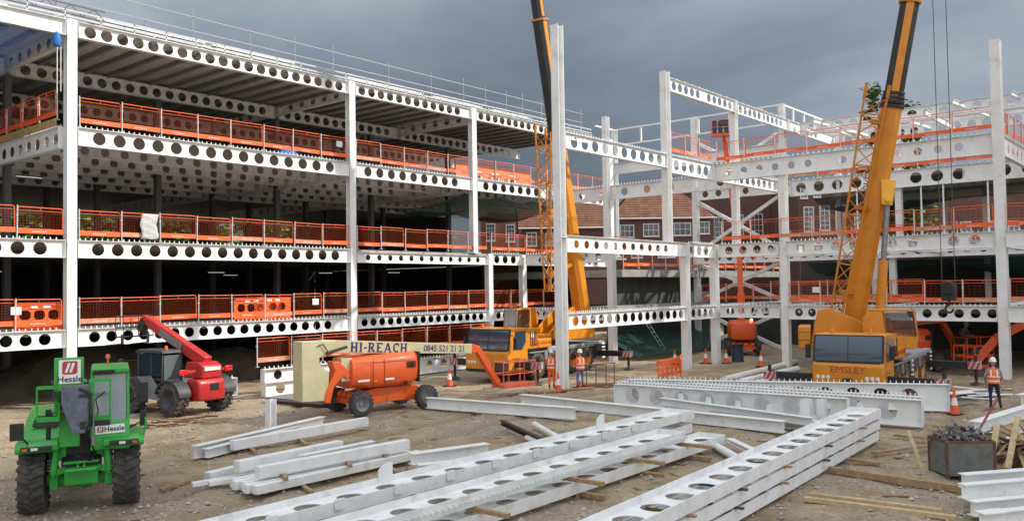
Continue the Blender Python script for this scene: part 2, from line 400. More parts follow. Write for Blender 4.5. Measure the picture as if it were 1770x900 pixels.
# ---------------------------------------------------------------- left building: white cellular-beam frame
LB = thing('steel_frame_building', 'long white steel frame with three open floors and a decked roof, behind the parked machines', 'building', (15.9, 38, 0))
LB.location = (0, 0, 0)
FY = 38.0; L1, L2, L3, L4 = 3.32, 7.13, 12.03, 16.62
for x, z0, z1, sp in ((.5, 0, L4+.05, (L2-.3,)), (15.87, 0, L4+.05, (L2-.05,)), (31.2, 0, L4+.05, (L2-.05,)), (41.4, L2, L4+.05, ()), (42.85, 0, L2-.02, ()), (46.4, 0, L2-.02, ()), (57.6, L2, L4, ())):
    column(LB, x, FY+.2, z0-.1 if z0 == 0 else z0, z1, splice=sp, b=.42, d=.38)
def span(z, d, xs, **k):
    for a, b in zip(xs, xs[1:]):
        beam(LB, a+.26, FY+.15, z, b-a-.52, d=d, **k)
span(L4, .70, (.5, 15.87), dia=.01, pitch=2.4, x0=1.2, b=.3, studs=False)
span(L4, .70, (15.87, 31.2, 41.4, 55.2), dia=.52, pitch=.72, x0=.55, b=.3, studs=False)
span(L3, .80, (15.87, 31.2, 41.4, 49.5, 57.6), dia=.56, pitch=.9, x0=.95, b=.28)
span(L2, .76, (.5, 15.87, 31.2), dia=.54, pitch=.865, x0=.9, b=.28)
beam(LB, 31.46, FY+.15, L2-.14, 11.1, d=.62, dia=.34, pitch=.85, x0=.9, b=.28, n=12, studs=False)
span(L2, .76, (42.85, 46.4), dia=.54, pitch=.865, x0=.5, b=.28); span(L2, .76, (46.4, 57.0), dia=.5, pitch=.865, x0=.9, b=.28)
span(L1, .76, (.5, 15.87, 31.2), dia=.48, pitch=.74, x0=.75, b=.28)
span(L1, .70, (31.2, 42.85, 46.4, 52), dia=.46, pitch=.66, x0=.6, b=.28)
# return of the facade at the far right (grey, shaded side)
beam(LB, 46.4, 37.8, L2, 7.0, ax='-y', d=.76, dia=.5, pitch=1.0, x0=1.0)
column(LB, 46.45, 30.8, -.1, L2, b=.42, d=.44, fl='x')
beam(LB, 46.4, 37.8, L1, 7.0, ax='-y', d=.70, dia=.45, pitch=.75, x0=.8)
beam(LB, 51.6, 37.9, L3, 13.1, ax='-y', d=1.0, dia=.56, pitch=1.85, x0=1.2, b=.3, n=7)
column(LB, 51.3, 34.3, L2, 17.0, fl='x', base=False)
# decks
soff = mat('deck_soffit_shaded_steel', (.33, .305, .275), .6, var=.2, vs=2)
def deck(name, x0, x1, y0, y1, z, t=.16, rib=0, rp=.6):
    m_ = MB(); m_.bb((x0, y0, z-t), (x1, y1, z))
    if rib:
        x = x0+.1
        while x < x1-.3:
            m_.prism([(x, z-t), (x+.22, z-t), (x+.17, z-t-rib), (x+.05, z-t-rib)], y0+.02, y1-.02); x += rp
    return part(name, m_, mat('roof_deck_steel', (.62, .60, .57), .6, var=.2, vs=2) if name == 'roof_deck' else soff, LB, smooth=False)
deck('roof_deck', .3, 55.2, FY+.35, 80, L4-.02, .10, .06, .3)
pl = MB(); x = 1.2
while x < 55: pl.isec((x, FY+.4, L4-.26), (x, 79.9, L4-.26), .24, .16); x += 1.15
part('roof_ribs', pl, mat('dark_purlin_steel', (.27, .26, .25), .6, var=.2, vs=2), LB, smooth=False)
deck('floor_deck', 16.1, 57.5, FY+.3, 80, L3-.01, .15)
deck('floor_deck', -14, 16.08, 47, 80, L3-.01, .15)
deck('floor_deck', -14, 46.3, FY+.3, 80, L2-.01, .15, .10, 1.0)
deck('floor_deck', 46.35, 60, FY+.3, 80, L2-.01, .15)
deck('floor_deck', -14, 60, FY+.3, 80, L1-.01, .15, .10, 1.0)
# main beams behind the facade and cross beams
inner = white2
for i, y in enumerate((45.4, 52.8, 60.2)):
    for a, b in ((.5, 15.87), (15.87, 31.2), (31.2, 41.4), (41.4, 55)):
        beam(LB, a+.15, y, L4-.35, b-a-.3, d=.75, dia=.5, pitch=.75, x0=.7, studs=False, nseg=12, m=inner)
for y in (41.2, 44.4, 47.6, 50.8, 54.0):
    for a, b in ((15.87, 31.2), (31.2, 41.4), (41.4, 57)) + (((.5, 15.87),) if y > 47.2 else ()):
        beam(LB, a+.15, y, L3-.18, b-a-.3, d=.62, dia=.42, pitch=.95, x0=.8, studs=False, nseg=12, m=inner)
for x in (15.9, 31.2, 41.4):
    beam(LB, x, 38.45, L4-.12, 29, ax='y', d=.8, dia=.5, pitch=1.1, x0=1, studs=False, nseg=12, m=inner)
for x in (31.2, 41.4):
    beam(LB, x, 38.45, L3-.1, 29, ax='y', d=.85, dia=.5, pitch=1.1, x0=1, studs=False, nseg=12, m=inner)
beam(LB, 15.62, 38.45, L3, 24, ax='y', d=.95, dia=.5, pitch=.98, x0=.6, b=.3, nseg=14)
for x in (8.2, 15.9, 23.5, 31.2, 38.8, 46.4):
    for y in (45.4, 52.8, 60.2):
        part('column', MB().isec((x, y, -.1), (x, y, L4-1.1 if x < 47 and x > 15 else L2-.1), .32, .30, .025, .015, side=(1, 0, 0)), mat('column_shade_dark', (.10, .10, .10), .7, var=.2, vs=2), LB)  # dark colour stands in for shade on these white inner columns
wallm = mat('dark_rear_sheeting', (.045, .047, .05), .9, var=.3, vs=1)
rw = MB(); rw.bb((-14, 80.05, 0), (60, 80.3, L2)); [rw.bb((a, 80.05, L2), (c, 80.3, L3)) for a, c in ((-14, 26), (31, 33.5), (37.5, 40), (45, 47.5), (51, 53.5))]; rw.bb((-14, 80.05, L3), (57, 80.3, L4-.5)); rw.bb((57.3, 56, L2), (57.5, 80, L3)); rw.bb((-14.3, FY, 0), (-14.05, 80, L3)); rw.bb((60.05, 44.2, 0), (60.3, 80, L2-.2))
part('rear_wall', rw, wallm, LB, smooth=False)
# low ground-floor edge beams behind the lift
G0 = .92
beam(LB, 27.6, 35.25, G0, 11.3, d=.86, dia=.52, pitch=1.15, x0=1.0, b=.3)
beam(LB, 19.0, 35.6, G0-.06, 3.2, d=.8, dia=.52, pitch=1.1, x0=.8, b=.3)
beam(LB, 22.4, 33.75, 1.30, 6.4, d=.60, dia=.44, pitch=1.05, x0=.8, b=.34); beam(LB, 22.42, 33.72, .69, 6.4, d=.62, dia=.50, pitch=1.05, x0=.9, b=.36, studs=False)
# ---------------------------------------------------------------- right-hand frame
RB = thing('steel_frame_building', 'white steel frame corner under erection, open to the sky, right of the lone column', 'building')
r1, r2, r3, r4 = 3.55, 7.27, 12.2, 16.75
AY = 24.33; BX = 48.3
column(RB, 32.52, AY+.1, -.05, 17.3, fl='x', b=.44, d=.44, splice=(r2-.1,))
column(RB, 42.62, AY+.1, r2, 16.95, fl='x', b=.42, d=.44, base=False)
column(RB, 44.5, AY+.1, -.1, r2+.02, fl='x', b=.42, d=.44)
column(RB, 48.15, AY+.1, -.1, r2+.02, fl='x', b=.42, d=.44)
column(RB, BX+.2, 20.1, -.1, r3-.9, fl='x', b=.42, d=.44, splice=())
column(RB, BX+.2, 8.9, -.1, 16.9, fl='x', b=.46, d=.5, splice=(r2-.1,))
beam(RB, 32.78, AY, r3, 9.6, d=.78, dia=.56, pitch=.895, x0=.85, n=10)
beam(RB, 42.86, AY, r3, 5.1, d=1.02, dia=.6, pitch=.9, x0=.7, n=5)
beam(RB, 48.6, AY, r3-.2, 11.2, d=.8, dia=.55, pitch=.88, x0=.8)
beam(RB, 32.78, AY, r2, 11.5, d=.80, dia=.40, pitch=.85, x0=.9, n=11, studs=False)
beam(RB, 44.72, AY, r2, 3.2, d=.82, dia=.56, pitch=.85, x0=.5, n=3)
beam(RB, 32.78, AY, r1, 11.5, d=.75, dia=.48, pitch=.732, x0=.72, n=15, sp=.18)
beam(RB, 44.72, AY, r1, 3.2, d=.75, dia=.48, pitch=.73, x0=.5, n=4)
beam(RB, 48.4, AY, r1, 11.4, d=.72, dia=.46, pitch=.73, x0=.5)
beam(RB, 42.86, AY, 16.62, 8.3, d=.78, dia=.5, pitch=.715, x0=.6, n=11, skip=(5,), sp=.9)
beam(RB, 51.5, AY, 16.58, 8.2, d=.78, dia=.5, pitch=.72, x0=.6, sp=.9)
beam(RB, 59.9, AY, 16.58, 10, d=.78, dia=.5, pitch=.9, x0=2.6, n=4, sp=.9)
column(RB, 51.35, AY+.12, r2, 16.7, fl='x', base=False)
# front plane, shaded side
def bspan(x, z, ys, **k):
    for a, b in zip(ys, ys[1:]): beam(RB, x, a, z, a-b, ax='-y', **k)
bspan(BX, r3, (24.3, 9.15), d=1.06, dia=.42, pitch=.98, x0=.9, n=14, skip=(6, 8, 9), b=.3, sp=.3)
bspan(BX, r2, (24.1, 20.35), d=.80, dia=.5, pitch=.9, x0=.6, n=4, b=.3)
bspan(BX, r2, (19.85, 9.15), d=.80, dia=.54, pitch=1.0, x0=.8, n=10, skip=(4, 7), b=.3)
bspan(BX, r1, (24.1, 20.35), d=.72, dia=.48, pitch=.75, x0=.6, n=4, b=.3)
bspan(BX, r1, (19.85, 9.15), d=.78, dia=.46, pitch=.76, x0=.6, b=.3, n=14, skip=(5, 6, 7))
for z in (r1, r2): bspan(BX, z, (8.65, 3.5), d=.8, dia=.55, pitch=1.1, x0=1.2, b=.3)
for z, d in ((r3, 1.06), (r2, .8), (r1, .78)):
    beam(RB, BX+.5, 8.9, z, 11, d=d, dia=.5, pitch=1.2, x0=1)
# rear planes
RX = 60.2
for y, z0, z1 in ((39.4, r2, 17.9), (32.0, -.1, 17.9), (24.9, r2, 17.9), (17, r2, 16.5), (9.3, r2, 16.6), (3.5, -.1, 16.6), (26.8, -.1, r2), (17.5, -.1, r2)):
    column(RB, RX + (4 if y in (26.8,) else 0), y, z0, z1, fl='x', b=.4, d=.4)
bspan(RX-.3, 15.0, (39.2, 25.1), d=.9, dia=.02, pitch=4, x0=2, studs=False, b=.3)
bspan(RX-.3, r3, (31.8, 25.1), d=.85, dia=.5, pitch=1.1, x0=.8, n=4, b=.3)
bspan(RX-.3, r3, (24.7, 3.7), d=1.15, dia=.72, pitch=1.28, x0=1.2, b=.3, skip=(5, 9), sp=.5)
bspan(RX-.3, r2, (31.8, 3.7), d=.85, dia=.46, pitch=.95, x0=.8, b=.3)
bspan(RX+1.2, 16.55, (24.0, 2), d=.95, dia=.62, pitch=.98, x0=.8, b=.3, studs=False)
bspan(RX+9, 16.7, (24.0, 2), d=.9, dia=.6, pitch=.98, x0=.8, b=.3, studs=False)
for y in (22, 15.5, 9.3, 4): part('roof_beam', MB().isec((RX+1.3, y, 16.1), (RX+9, y, 16.1), .45, .2), white, RB)
bspan(RX-.3, r1, (24.7, 3.7), d=.8, dia=.5, pitch=1.0, x0=.8, b=.3)
column(RB, 56.5, 17.5, r1, r2, fl='x', b=.36, d=.36, base=False)
for x, y, z0, z1 in ((66, 21, r1, r3), (66, 13, r1, r3), (66, 5.5, r1, r3), (69, 24, r2, 16.5), (72, 17, r2, r3)): column(RB, x, y, z0, z1, fl='x', b=.34, d=.34, base=False)
for y, z in ((21, r2-.1), (13, r2-.1), (17.3, r3-.2), (9.3, r3-.2), (21, r3-.2), (13, r3-.2)): beam(RB, RX, y, z, 8, d=.7, dia=.45, pitch=.9, x0=.8, b=.24, studs=False)
bspan(66, r3-.2, (23.5, 4), d=.8, dia=.5, pitch=1.2, x0=1, b=.26, studs=False); bspan(66, r2-.15, (23.5, 4), d=.7, dia=.4, pitch=1.2, x0=1, b=.26, studs=False); bspan(54.5, r2-.1, (23.9, 9.2), d=.62, dia=.44, pitch=1.15, x0=.9, b=.26)
for y in (20.1, 14.5): beam(RB, BX+.4, y, r2-.05, 11.2, d=.6, dia=.4, pitch=.95, x0=.8, b=.24); beam(RB, BX+.4, y, r1-.05, 6, d=.6, dia=.4, pitch=.95, x0=.8, b=.24)
# X bracing
def brace(x, y0, y1, z0, z1):
    mb = MB(); mb.bar((x, y0, z0), (x, y1, z1), .2, .24); mb.bar((x+.05, y0, z1), (x+.05, y1, z0), .2, .24); mb.box((x-.14, (y0+y1)/2, (z0+z1)/2), (.03, .9, .7))
    part('bracing', mb, white2, RB)
brace(RX-.1, 31.7, 25.2, r1+.1, r2-.9); brace(RX-.1, 31.7, 25.2, .1, r1-.8)
brace(RX-.1, 31.7, 25.2, r2+.1, r3-1); brace(RX-.1, 31.7, 25.2, r3+.1, 15.8)
for y in (22.5, 18.0, 13.5, 10.2): part('roof_member', MB().isec((RX-.2, y, 16.3), (69, y-1.0, 16.3), .3, .16), white, RB)
part('roof_member', MB().isec((64, 23.8, 16.4), (64, 3, 16.4), .3, .16), white, RB); part('roof_member', MB().isec((67, 23.8, 16.4), (67, 3, 16.4), .3, .16), white, RB)
# parapet frame at the top
pr = MB(); P_ = [(RX, 39.4), (RX, 24.9), (69, 24.9)]
for z in (17.85, 16.55):
    pr.bar((57.4, 39.4, z), (RX, 39.4, z), .14, .12)
    for a, b in zip(P_, P_[1:]): pr.bar((*a, z), (*b, z), .14, .12)
for k in range(1, 6): pr.bar((RX, 39.4-k*2.6, 16.5), (RX, 39.4-k*2.6, 17.85), .12)
for k in range(1, 5): pr.bar((RX+k*2.1, 24.9, 16.5), (RX+k*2.1, 24.9, 17.85), .12)
part('parapet_frame', pr, white, RB)
# floor slabs and rear walls of the right block
def rdeck(x0, x1, y0, y1, z, t=.35):
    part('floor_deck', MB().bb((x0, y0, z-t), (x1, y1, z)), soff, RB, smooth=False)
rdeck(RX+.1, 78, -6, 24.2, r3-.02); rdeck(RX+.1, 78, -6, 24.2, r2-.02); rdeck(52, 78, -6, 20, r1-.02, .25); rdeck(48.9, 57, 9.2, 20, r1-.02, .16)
part('floor_deck', MB().bb((49.3, 31.85, 5.45), (76, 44, 5.95)), conc, RB, smooth=False)
rwl = MB(); rwl.bb((49.5, 33.0, -.1), (64, 33.3, 5.4)); rwl.bb((66.5, -8, -.1), (66.8, 33, 3.1)); rwl.bb((76, -8, 3.4), (76.3, 30, 6.9))
part('rear_wall', rwl, mat('dark_retaining_wall', (.06, .065, .06), .85, var=.35, vs=.8), RB, smooth=False)
part('floor_deck', MB().bb((46.6, 31.0, r1-.3), (60, 33, r1-.05)), conc, RB, smooth=False)

# ---------------------------------------------------------------- edge barriers
BL = 1.86
def barrier_proto():
    t = thing('edge_barrier', 'x', 'barrier')
    f = MB(); a, b, z0, z1 = .03, BL-.03, .24, 1.30
    f.path([(a, 0, z0), (a, 0, z1-.06), (a+.06, 0, z1), (b-.06, 0, z1), (b, 0, z1-.06), (b, 0, z0)], .022, 6)
    f.tube((a, 0, z1-.14), (b, 0, z1-.14), .013, 5); f.tube((BL/2, 0, z1-.14), (BL/2, 0, z1), .013, 5)
    f.tube((a, 0, z0+.17), (b, 0, z0+.17), .013, 5)
    part('frame', f, orng, t)
    w_ = MB(); n = 15
    for i in range(1, n): w_.bar((a+(b-a)*i/n, 0, z0+.17), (a+(b-a)*i/n, 0, z1-.14), .0032)
    for i in range(1, 7): w_.bar((a, .006, z0+.17+(z1-z0-.31)*i/7), (b, .006, z0+.17+(z1-z0-.31)*i/7), .0032)
    part('mesh_infill', w_, orngd, t, smooth=False)
    tb = MB(); tb.bb((0, -.03, z0-.03), (BL, -.012, z0+.17)); part('toe_board', tb, orng, t, smooth=False)
    st = MB(); x = .5
    for k in range(7):
        st.bb((.6+k*.085, -.035, z0+.04), (.6+k*.085+.05, -.031, z0+.075))
    part('maker_strip', st, sgw, t, smooth=False)
    ps = MB(); ps.tube((0, -.06, .0), (0, -.06, 1.36), .028, 8); ps.box((0, -.06, .015), (.12, .14, .03)); ps.box((0, -.03, .95), (.07, .09, .06))
    part('post', ps, mat('galvanised_post', (.60, .61, .62), .4, metal=.15, var=.15, vs=8), t)
    return t
BP = barrier_proto(); faded_toe = next(c for c in BP.children if c.name == 'toe_board').data.copy(); faded_toe.materials[0] = mat('faded_toe_board', (.66, .27, .16), .6, var=.3, vs=3)
bfirst = [True]
open_mesh = MB()
for i in range(1, 5): open_mesh.bar((.03, 0, .41+.75*i/5), (BL-.03, 0, .41+.75*i/5), .004)
for i in range(1, 7): open_mesh.bar((.03+1.8*i/7, .004, .41), (.03+1.8*i/7, .004, 1.16), .004)
open_mesh = open_mesh.mesh('mesh_infill', orngd, False)
def barriers(x, y, z, rz, n, label, group, pl=BL, skip=()):
    for i in range(n):
        if i in skip: continue
        o = BP if bfirst[0] else copy_tree(BP); bfirst[0] = False
        j_ = random.uniform(-.05, .05); o.location = (x+cos(rz)*(i*pl+j_), y+sin(rz)*(i*pl+j_), z+random.uniform(-.0, .05)); 
        lean = random.uniform(-.022, .022); o.rotation_euler = (random.uniform(-.02, .02), lean*.5, rz+lean)
        o.scale = (pl/BL, 1, 1)
        if group == gb:
            for c in o.children:
                if c.name.startswith('mesh_infill'): c.data = open_mesh
        if random.random() < .2:
            for c in o.children:
                if c.name.startswith('toe_board'): c.data = faded_toe
        tag(o, label.replace('#', ORD[i]), 'barrier', group)
ga = 'orange mesh barriers along the floor edges'; gb = 'orange barriers on the shaded right-hand frame'
by = FY+.15
barriers(16.2, by, L3, 0, 8, '# orange mesh barrier right of the left column on the top railed floor', ga, 1.84)
barriers(31.5, by, L3, 0, 5, '# orange mesh barrier right of the middle column on the top railed floor', ga, 1.88)
barriers(41.7, by, L3, 0, 8, '# orange mesh barrier towards the far end of the top railed floor', ga, 1.9)
barriers(.8, by, L2, 0, 8, '# orange mesh barrier up to the left column on the middle floor', ga, 1.84)
barriers(16.2, by, L2, 0, 8, '# orange mesh barrier right of the left column on the middle floor', ga, 1.84)
barriers(31.5, by, L2, 0, 6, '# orange mesh barrier right of the middle column on the middle floor', ga, 1.84)
barriers(43.0, by, L2, 0, 6, '# orange mesh barrier towards the far end of the middle floor', ga, 1.84)
barriers(.8, by, L1, 0, 8, '# orange mesh barrier up to the left column on the lowest raised floor', ga, 1.84)
barriers(16.2, by, L1, 0, 8, '# orange mesh barrier right of the left column on the lowest raised floor', ga, 1.84)
barriers(31.5, by, L1, 0, 6, '# orange mesh barrier right of the middle column on the lowest raised floor', ga, 1.84)
barriers(43.1, by, L1, 0, 4, '# orange mesh barrier past the far lower columns on the lowest raised floor', ga, 1.84)
barriers(15.45, 38.6, L3+.25, pi/2, 9, '# orange barrier running back inwards from the left column', ga, 1.9)
barriers(22.5, 34.4, 1.32, .03, 9, '# orange mesh barrier on the low ground beam behind the boom lift', ga, 1.86)
barriers(52.5, 37.2, L2, -pi/2, 2, '# orange barrier on the shaded return of the middle floor', ga, 1.9)
gb = 'orange barriers on the shaded right-hand frame'
barriers(BX, 24.2, r3, -pi/2, 8, '# orange barrier along the top beam of the shaded right-hand frame', gb, 1.9)
barriers(42.9, AY, r3, 0, 3, '# sunlit orange barrier on the upper beam right of the roof-height column', gb, 1.7)
barriers(BX, 23.9, r2, -pi/2, 8, '# orange barrier along the middle beam of the shaded right-hand frame', gb, 1.84)
barriers(BX, 19.8, r1, -pi/2, 6, '# orange barrier along the low beam of the shaded right-hand frame', gb, 1.82)
barriers(BX, 8.6, r2, -pi/2, 3, '# orange barrier right of the tall right-hand column on the middle beam', gb, 1.8)
barriers(BX, 8.6, r1, -pi/2, 3, '# orange barrier right of the tall right-hand column on the low beam', gb, 1.8)
barriers(BX+.6, 8.9, r3, 0, 5, '# orange barrier running inwards from the tall right-hand column up high', gb, 1.9)
barriers(RX-.3, 24.5, r3, -pi/2, 9, '# orange barrier along the rear upper beam beyond the right-hand crane', gb, 2.2)
barriers(RX-.3, 24.4, r2, -pi/2, 9, '# orange barrier along the rear middle beam beyond the right-hand crane', gb, 2.2)
barriers(54.5, 23.6, r1+.1, -pi/2, 5, '# orange barrier just behind the low beam of the right-hand frame', gb, 1.9)
barriers(49.5, 31.9, 5.97, 0, 14, '# orange barrier along the concrete slab edge before the brick houses', gb, 1.9)
barriers(RX-.3, 31.5, r1-.05, -pi/2, 3, '# orange barrier behind the crossed bracing at low level', gb, 2.1)
# ---------------------------------------------------------------- machines
WC = {}
def wheel(parent, x, y, z, r, w_, side, rimm, lugs=20, chev=28, lh=.05, steer=0):
    key = (r, w_, lugs, chev, lh)
    if key not in WC:
        t = MB(); a = w_/2
        t.lathe([(r*.56, -a*.8), (r*.62, -a), (r*.86, -a*1.0), (r*.955, -a*.82), (r*.965, 0), (r*.955, a*.82), (r*.86, a), (r*.62, a), (r*.56, a*.8)], (0, 0, 0), (0, 1, 0), 32)
        for i in range(lugs):
            for s_ in (-1, 1):
                an = 2*pi*(i+(.25 if s_ > 0 else -.25))/lugs
                M = MX.Rotation(-an, 3, 'Y') @ MX.Rotation(rad(chev*s_), 3, 'Z')
                c = MX.Rotation(-an, 3, 'Y') @ V((r*.965, s_*w_*.26, 0))
                # block: radial x, width y, tangential z
                M = MX.Rotation(-an, 3, 'Y') @ MX.Rotation(rad(chev*s_), 3, 'X')
                t.box(c, (lh*1.4, w_*.56, 2*pi*r/lugs*.44), M)
        rm = MB(); rm.lathe([(.001, .10*w_), (r*.16, .10*w_), (r*.20, .02*w_), (r*.38, -.02*w_), (r*.47, .12*w_), (r*.55, .40*w_), (r*.60, .46*w_), (r*.60, -.40*w_)], (0, 0, 0), (0, 1, 0), 24)
        for i in range(8):
            an = 2*pi*i/8; rm.tube((r*.27*cos(an), 0, r*.27*sin(an)), (r*.27*cos(an), .09*w_, r*.27*sin(an)), r*.025, 6)
        WC[key] = (t.mesh('tyre', rubber), rm.mesh('rim', None))
    te, re_ = WC[key]
    if (key, rimm.name) not in WC:
        k = re_.copy(); k.materials.append(rimm); WC[(key, rimm.name)] = k
    e = obj('wheel', None, parent, (x, y, z), (0, 0, steer)); e.empty_display_size = .2
    obj('tyre', te, e); obj('rim', WC[(key, rimm.name)], e, None, (0, 0, 0 if side > 0 else pi))
    return e
def sign_hessle(parent, name, M, w_, h_, wide=False):
    b = part(name, MB().bb((-w_/2, -h_/2, 0), (w_/2, h_/2, .012)), sgw, parent); b.matrix_local = M
    l = MB()
    if wide: cx, s = -w_*.33, h_*.62
    else: cx, s = 0, h_*.56
    cy = 0 if wide else h_*.16
    pl = [(-.52, -.42), (-.42, -.5), (.38, -.5), (.52, -.36), (.52, .42), (.42, .5), (-.38, .5), (-.52, .36)]
    l.prism([(cx+a*s, cy+c*s) for a, c in pl], .013, .016, 'z'); part('emblem', l, redl, b)
    k = MB()
    for dx in (-.17, .13):
        k.prism([(cx+(a+dx)*s, cy+c*s) for a, c in ((-.18, -.36), (0, -.36), (.22, .36), (.04, .36))], .017, .019, 'z')
    part('emblem_stripe', k, sgw, b)
    text('lettering', 'Hessle', h_*.78 if wide else h_*.36, black, b, MX.Translation((w_*.14, -.02*h_, .013)) if wide else MX.Translation((0, -h_*.33, .013)), .002, .004)
    return b
# ---- green telehandler
cabglass = mat('clear_pale_glass', (.30, .36, .37), .05, spec=1, coat=.5); cabglass.node_tree.nodes['Principled BSDF'].inputs['Alpha'].default_value = .5
T = thing('telehandler', 'green telehandler with raised nose and big muddy tyres, facing the viewer', 'telehandler', (8.55, 20.2, 0), rad(-114.7))
def gp(n, mb, m=grn, bev=.02, lab=None, par=None): return part(n, mb, m, par or T, lab, bev=bev)
yc = .1
for y, s in ((yc-.95, -1), (yc+.93, 1)):
    wheel(T, 0, y, .67, .67, .50, s, mgrey, 20, 24, .06, steer=rad(-4))
    wheel(T, -2.9, y, .67, .67, .50, s, mgrey, 20, 24, .06)
b = MB(); b.prism([(-3.7, .75), (.2, .75), (.45, .95), (.45, 1.1), (.1, 1.35), (-3.7, 1.35)], yc-.40, yc+.40); gp('chassis', b, black)  # black so the gap behind the axle reads as shaded void
b = MB(); b.bb((-.1, yc-.36, 1.06), (.52, yc+.36, 1.12)); b.bb((.2, yc-.5, 1.12), (.3, yc-.3, 1.75)); b.bb((.2, yc+.3, 1.12), (.3, yc+.5, 1.75)); gp('front_frame', b)
b = MB(); b.path([(.3, yc-.3, 1.5), (.6, yc-.1, 1.25), (.5, yc+.2, 1.1), (.3, yc+.35, 1.4)], .022, 6); b.path([(.9, yc+.1, 1.95), (.85, yc+.22, 1.5), (.4, yc+.3, 1.15)], .02, 6); gp('hydraulic_hose', b, black, 0)
b = MB(); b.bb((.28, yc-.34, .60), (.52, yc+.34, .92)); b.bb((-.12, yc-.7, .55), (.14, yc+.7, .80)); b.lathe([(.001, -.22), (.16, -.22), (.22, -.1), (.22, .1), (.16, .2), (.001, .2)], (.1, yc+.05, .68), (1, 0, 0), 16)
for s in (-1, 1):
    b.prism([(-.16, .50), (.34, .50), (.34, .86), (-.16, .95)], yc+s*.55-.09, yc+s*.55+.09)
    b.bar((.42, yc+s*.3, .95), (.35, yc+s*.55, .86), .12, .14)
gp('front_axle', b)
b = MB(); b.prism([(.62, yc-.42), (.92, yc-.30), (.92, yc+.30), (.62, yc+.42)], .96, 1.02, 'z'); b.bar((.5, yc-.06, 1.05), (.85, yc-.06, 1.05), .05); b.bar((.5, yc+.06, 1.05), (.85, yc+.06, 1.05), .05); gp('tow_plate', b)
for s in (-1, 1):
    r_ = MB(); r_.tube((.40, yc+s*.56, .85), (.36, yc+s*.50, 1.45), .085, 12); r_.tube((.40, yc+s*.56, .78), (.40, yc+s*.56, .95), .05, 10); gp('suspension_ram', r_, bev=0)
    f = MB(); f.prism([(-1.0, 1.42), (-.8, 1.62), (.62, 1.62), (.80, 1.54), (.80, 1.44), (.6, 1.38), (-1.0, 1.36)], yc+s*.85-.42, yc+s*.85+.42)
    f.prism([(-.95, 1.0), (-.8, 1.4), (-.1, 1.4), (-.6, 1.0)], yc+s*.55-.06, yc+s*.55+.06); gp('fender', f, bev=.04)
    h = MB(); h.prism([(.74, 1.44), (.83, 1.46), (.83, 1.54), (.74, 1.56)], yc+s*.86-.30, yc+s*.86+.30); hl = gp('headlight', h, black, .012)
    gp('lens', MB().bb((.825, yc+s*.86-.10, 1.475), (.842, yc+s*.86+.03, 1.53)), sgw, 0, par=hl)
    gp('indicator', MB().bb((.80, yc+s*1.08-.05, 1.47), (.838, yc+s*1.08+.05, 1.525)), mat('dull_indicator', (.55, .14, .03), .35), 0, par=hl)
gp('void_shade_block', MB().bb((-.6, yc-.36, 1.08), (.25, yc+.16, 2.1)), black, 0)  # black block stands in for the shaded void under the boom
for s in (-1, 1): gp('drive_shaft_guard', MB().tube((.02, yc+s*.45, .68), (.02, yc+s*.72, .68), .10, 12), black, 0)
gr = MB()
for k in range(7): gr.bb((-.2-.16*k, yc-1.0, 1.86+.012*k), (-.1-.16*k, yc-.5, 1.885+.012*k+.01))
b_ = gr; gp('hood_grille', b_, black, 0)
for z in (2.3, 2.9): gp('boom_pin', MB().tube((.95, yc-.56, z), (.95, yc+.12, z), .055, 12), steel, 0)
hs = MB()
for k in range(3): hs.path([(1.3, yc-.32+.03*k, 2.5), (1.34, yc-.5+.03*k, 2.6+.05*k), (1.1, yc-.54, 2.9+.04*k), (.7, yc-.53, 2.9-.1*k)], .014, 5)
hs.path([(1.44, yc+.16, 2.5), (1.5, yc+.22, 2.2), (1.42, yc+.12, 1.9), (1.0, yc+.1, 1.7)], .016, 5); gp('hydraulic_hose', hs, black, 0)
st_ = MB()
for s in (-1, 1):
    for k in range(4): st_.bb((.79, yc+s*.62-.03+.0, 1.0+.07*k), (.80, yc+s*.62+.03, 1.03+.07*k))
st_.tube((.2, yc+.8, 1.98), (.2, yc+.25, 2.02), .018, 6); gp('cab_trim', st_, dgrey, 0)
mf = MB()
for s in (-1, 1):
    mf.prism([(.45, 1.05), (.5, 1.36), (-.75, 1.36), (-.8, 1.05)], yc+s*.62-.015, yc+s*.62+.015)
gp('mud_guard', mf, black, 0)
# engine side hood (picture left) and rear
b = MB(); b.prism([(-3.6, 1.25), (-3.6, 1.9), (-2.6, 2.05), (.15, 1.78), (.55, 1.66), (.55, 1.4)], yc-1.2, yc-.34); gp('engine_hood', b, bev=.06)
b = MB(); b.bb((-3.9, yc-1.0, .8), (-3.3, yc+1.0, 1.7)); gp('counterweight', b, bev=.08)
# cab on the machine's left
b = MB(); y0, y1 = yc+.18, yc+.98
b.bb((-1.6, y0, 3.0), (.22, y1, 3.1)); b.bb((-1.6, y0, 1.3), (.45, y1, 1.42))
for a in (y0+.03, y1-.03):
    b.bar((.40, a, 1.8), (.12, a, 3.02), .07); b.bar((-1.55, a, 1.4), (-1.5, a, 3.02), .07)
b.bar((-.6, y1-.03, 1.4), (-.6, y1-.03, 3.02), .05); b.prism([(-1.58, 1.35), (.62, 1.35), (.62, 1.62), (.46, 1.95), (-1.58, 1.95)], y0+.0, y1)
gp('cab_frame', b, bev=.015)
gp('windscreen', MB().prism([(.405, 1.95), (.425, 1.95), (.155, 2.98), (.135, 2.98)], y0+.07, y1-.07), cabglass, 0)
gp('side_window', MB().bb((-1.5, y1-.02, 1.96), (.25, y1-.005, 2.98)), cabglass, 0); gp('side_window', MB().bb((-1.5, y0+.005, 1.96), (.25, y0+.02, 2.98)), cabglass, 0)
gp('rear_window', MB().bb((-1.57, y0+.07, 1.96), (-1.555, y1-.07, 2.98)), cabglass, 0)
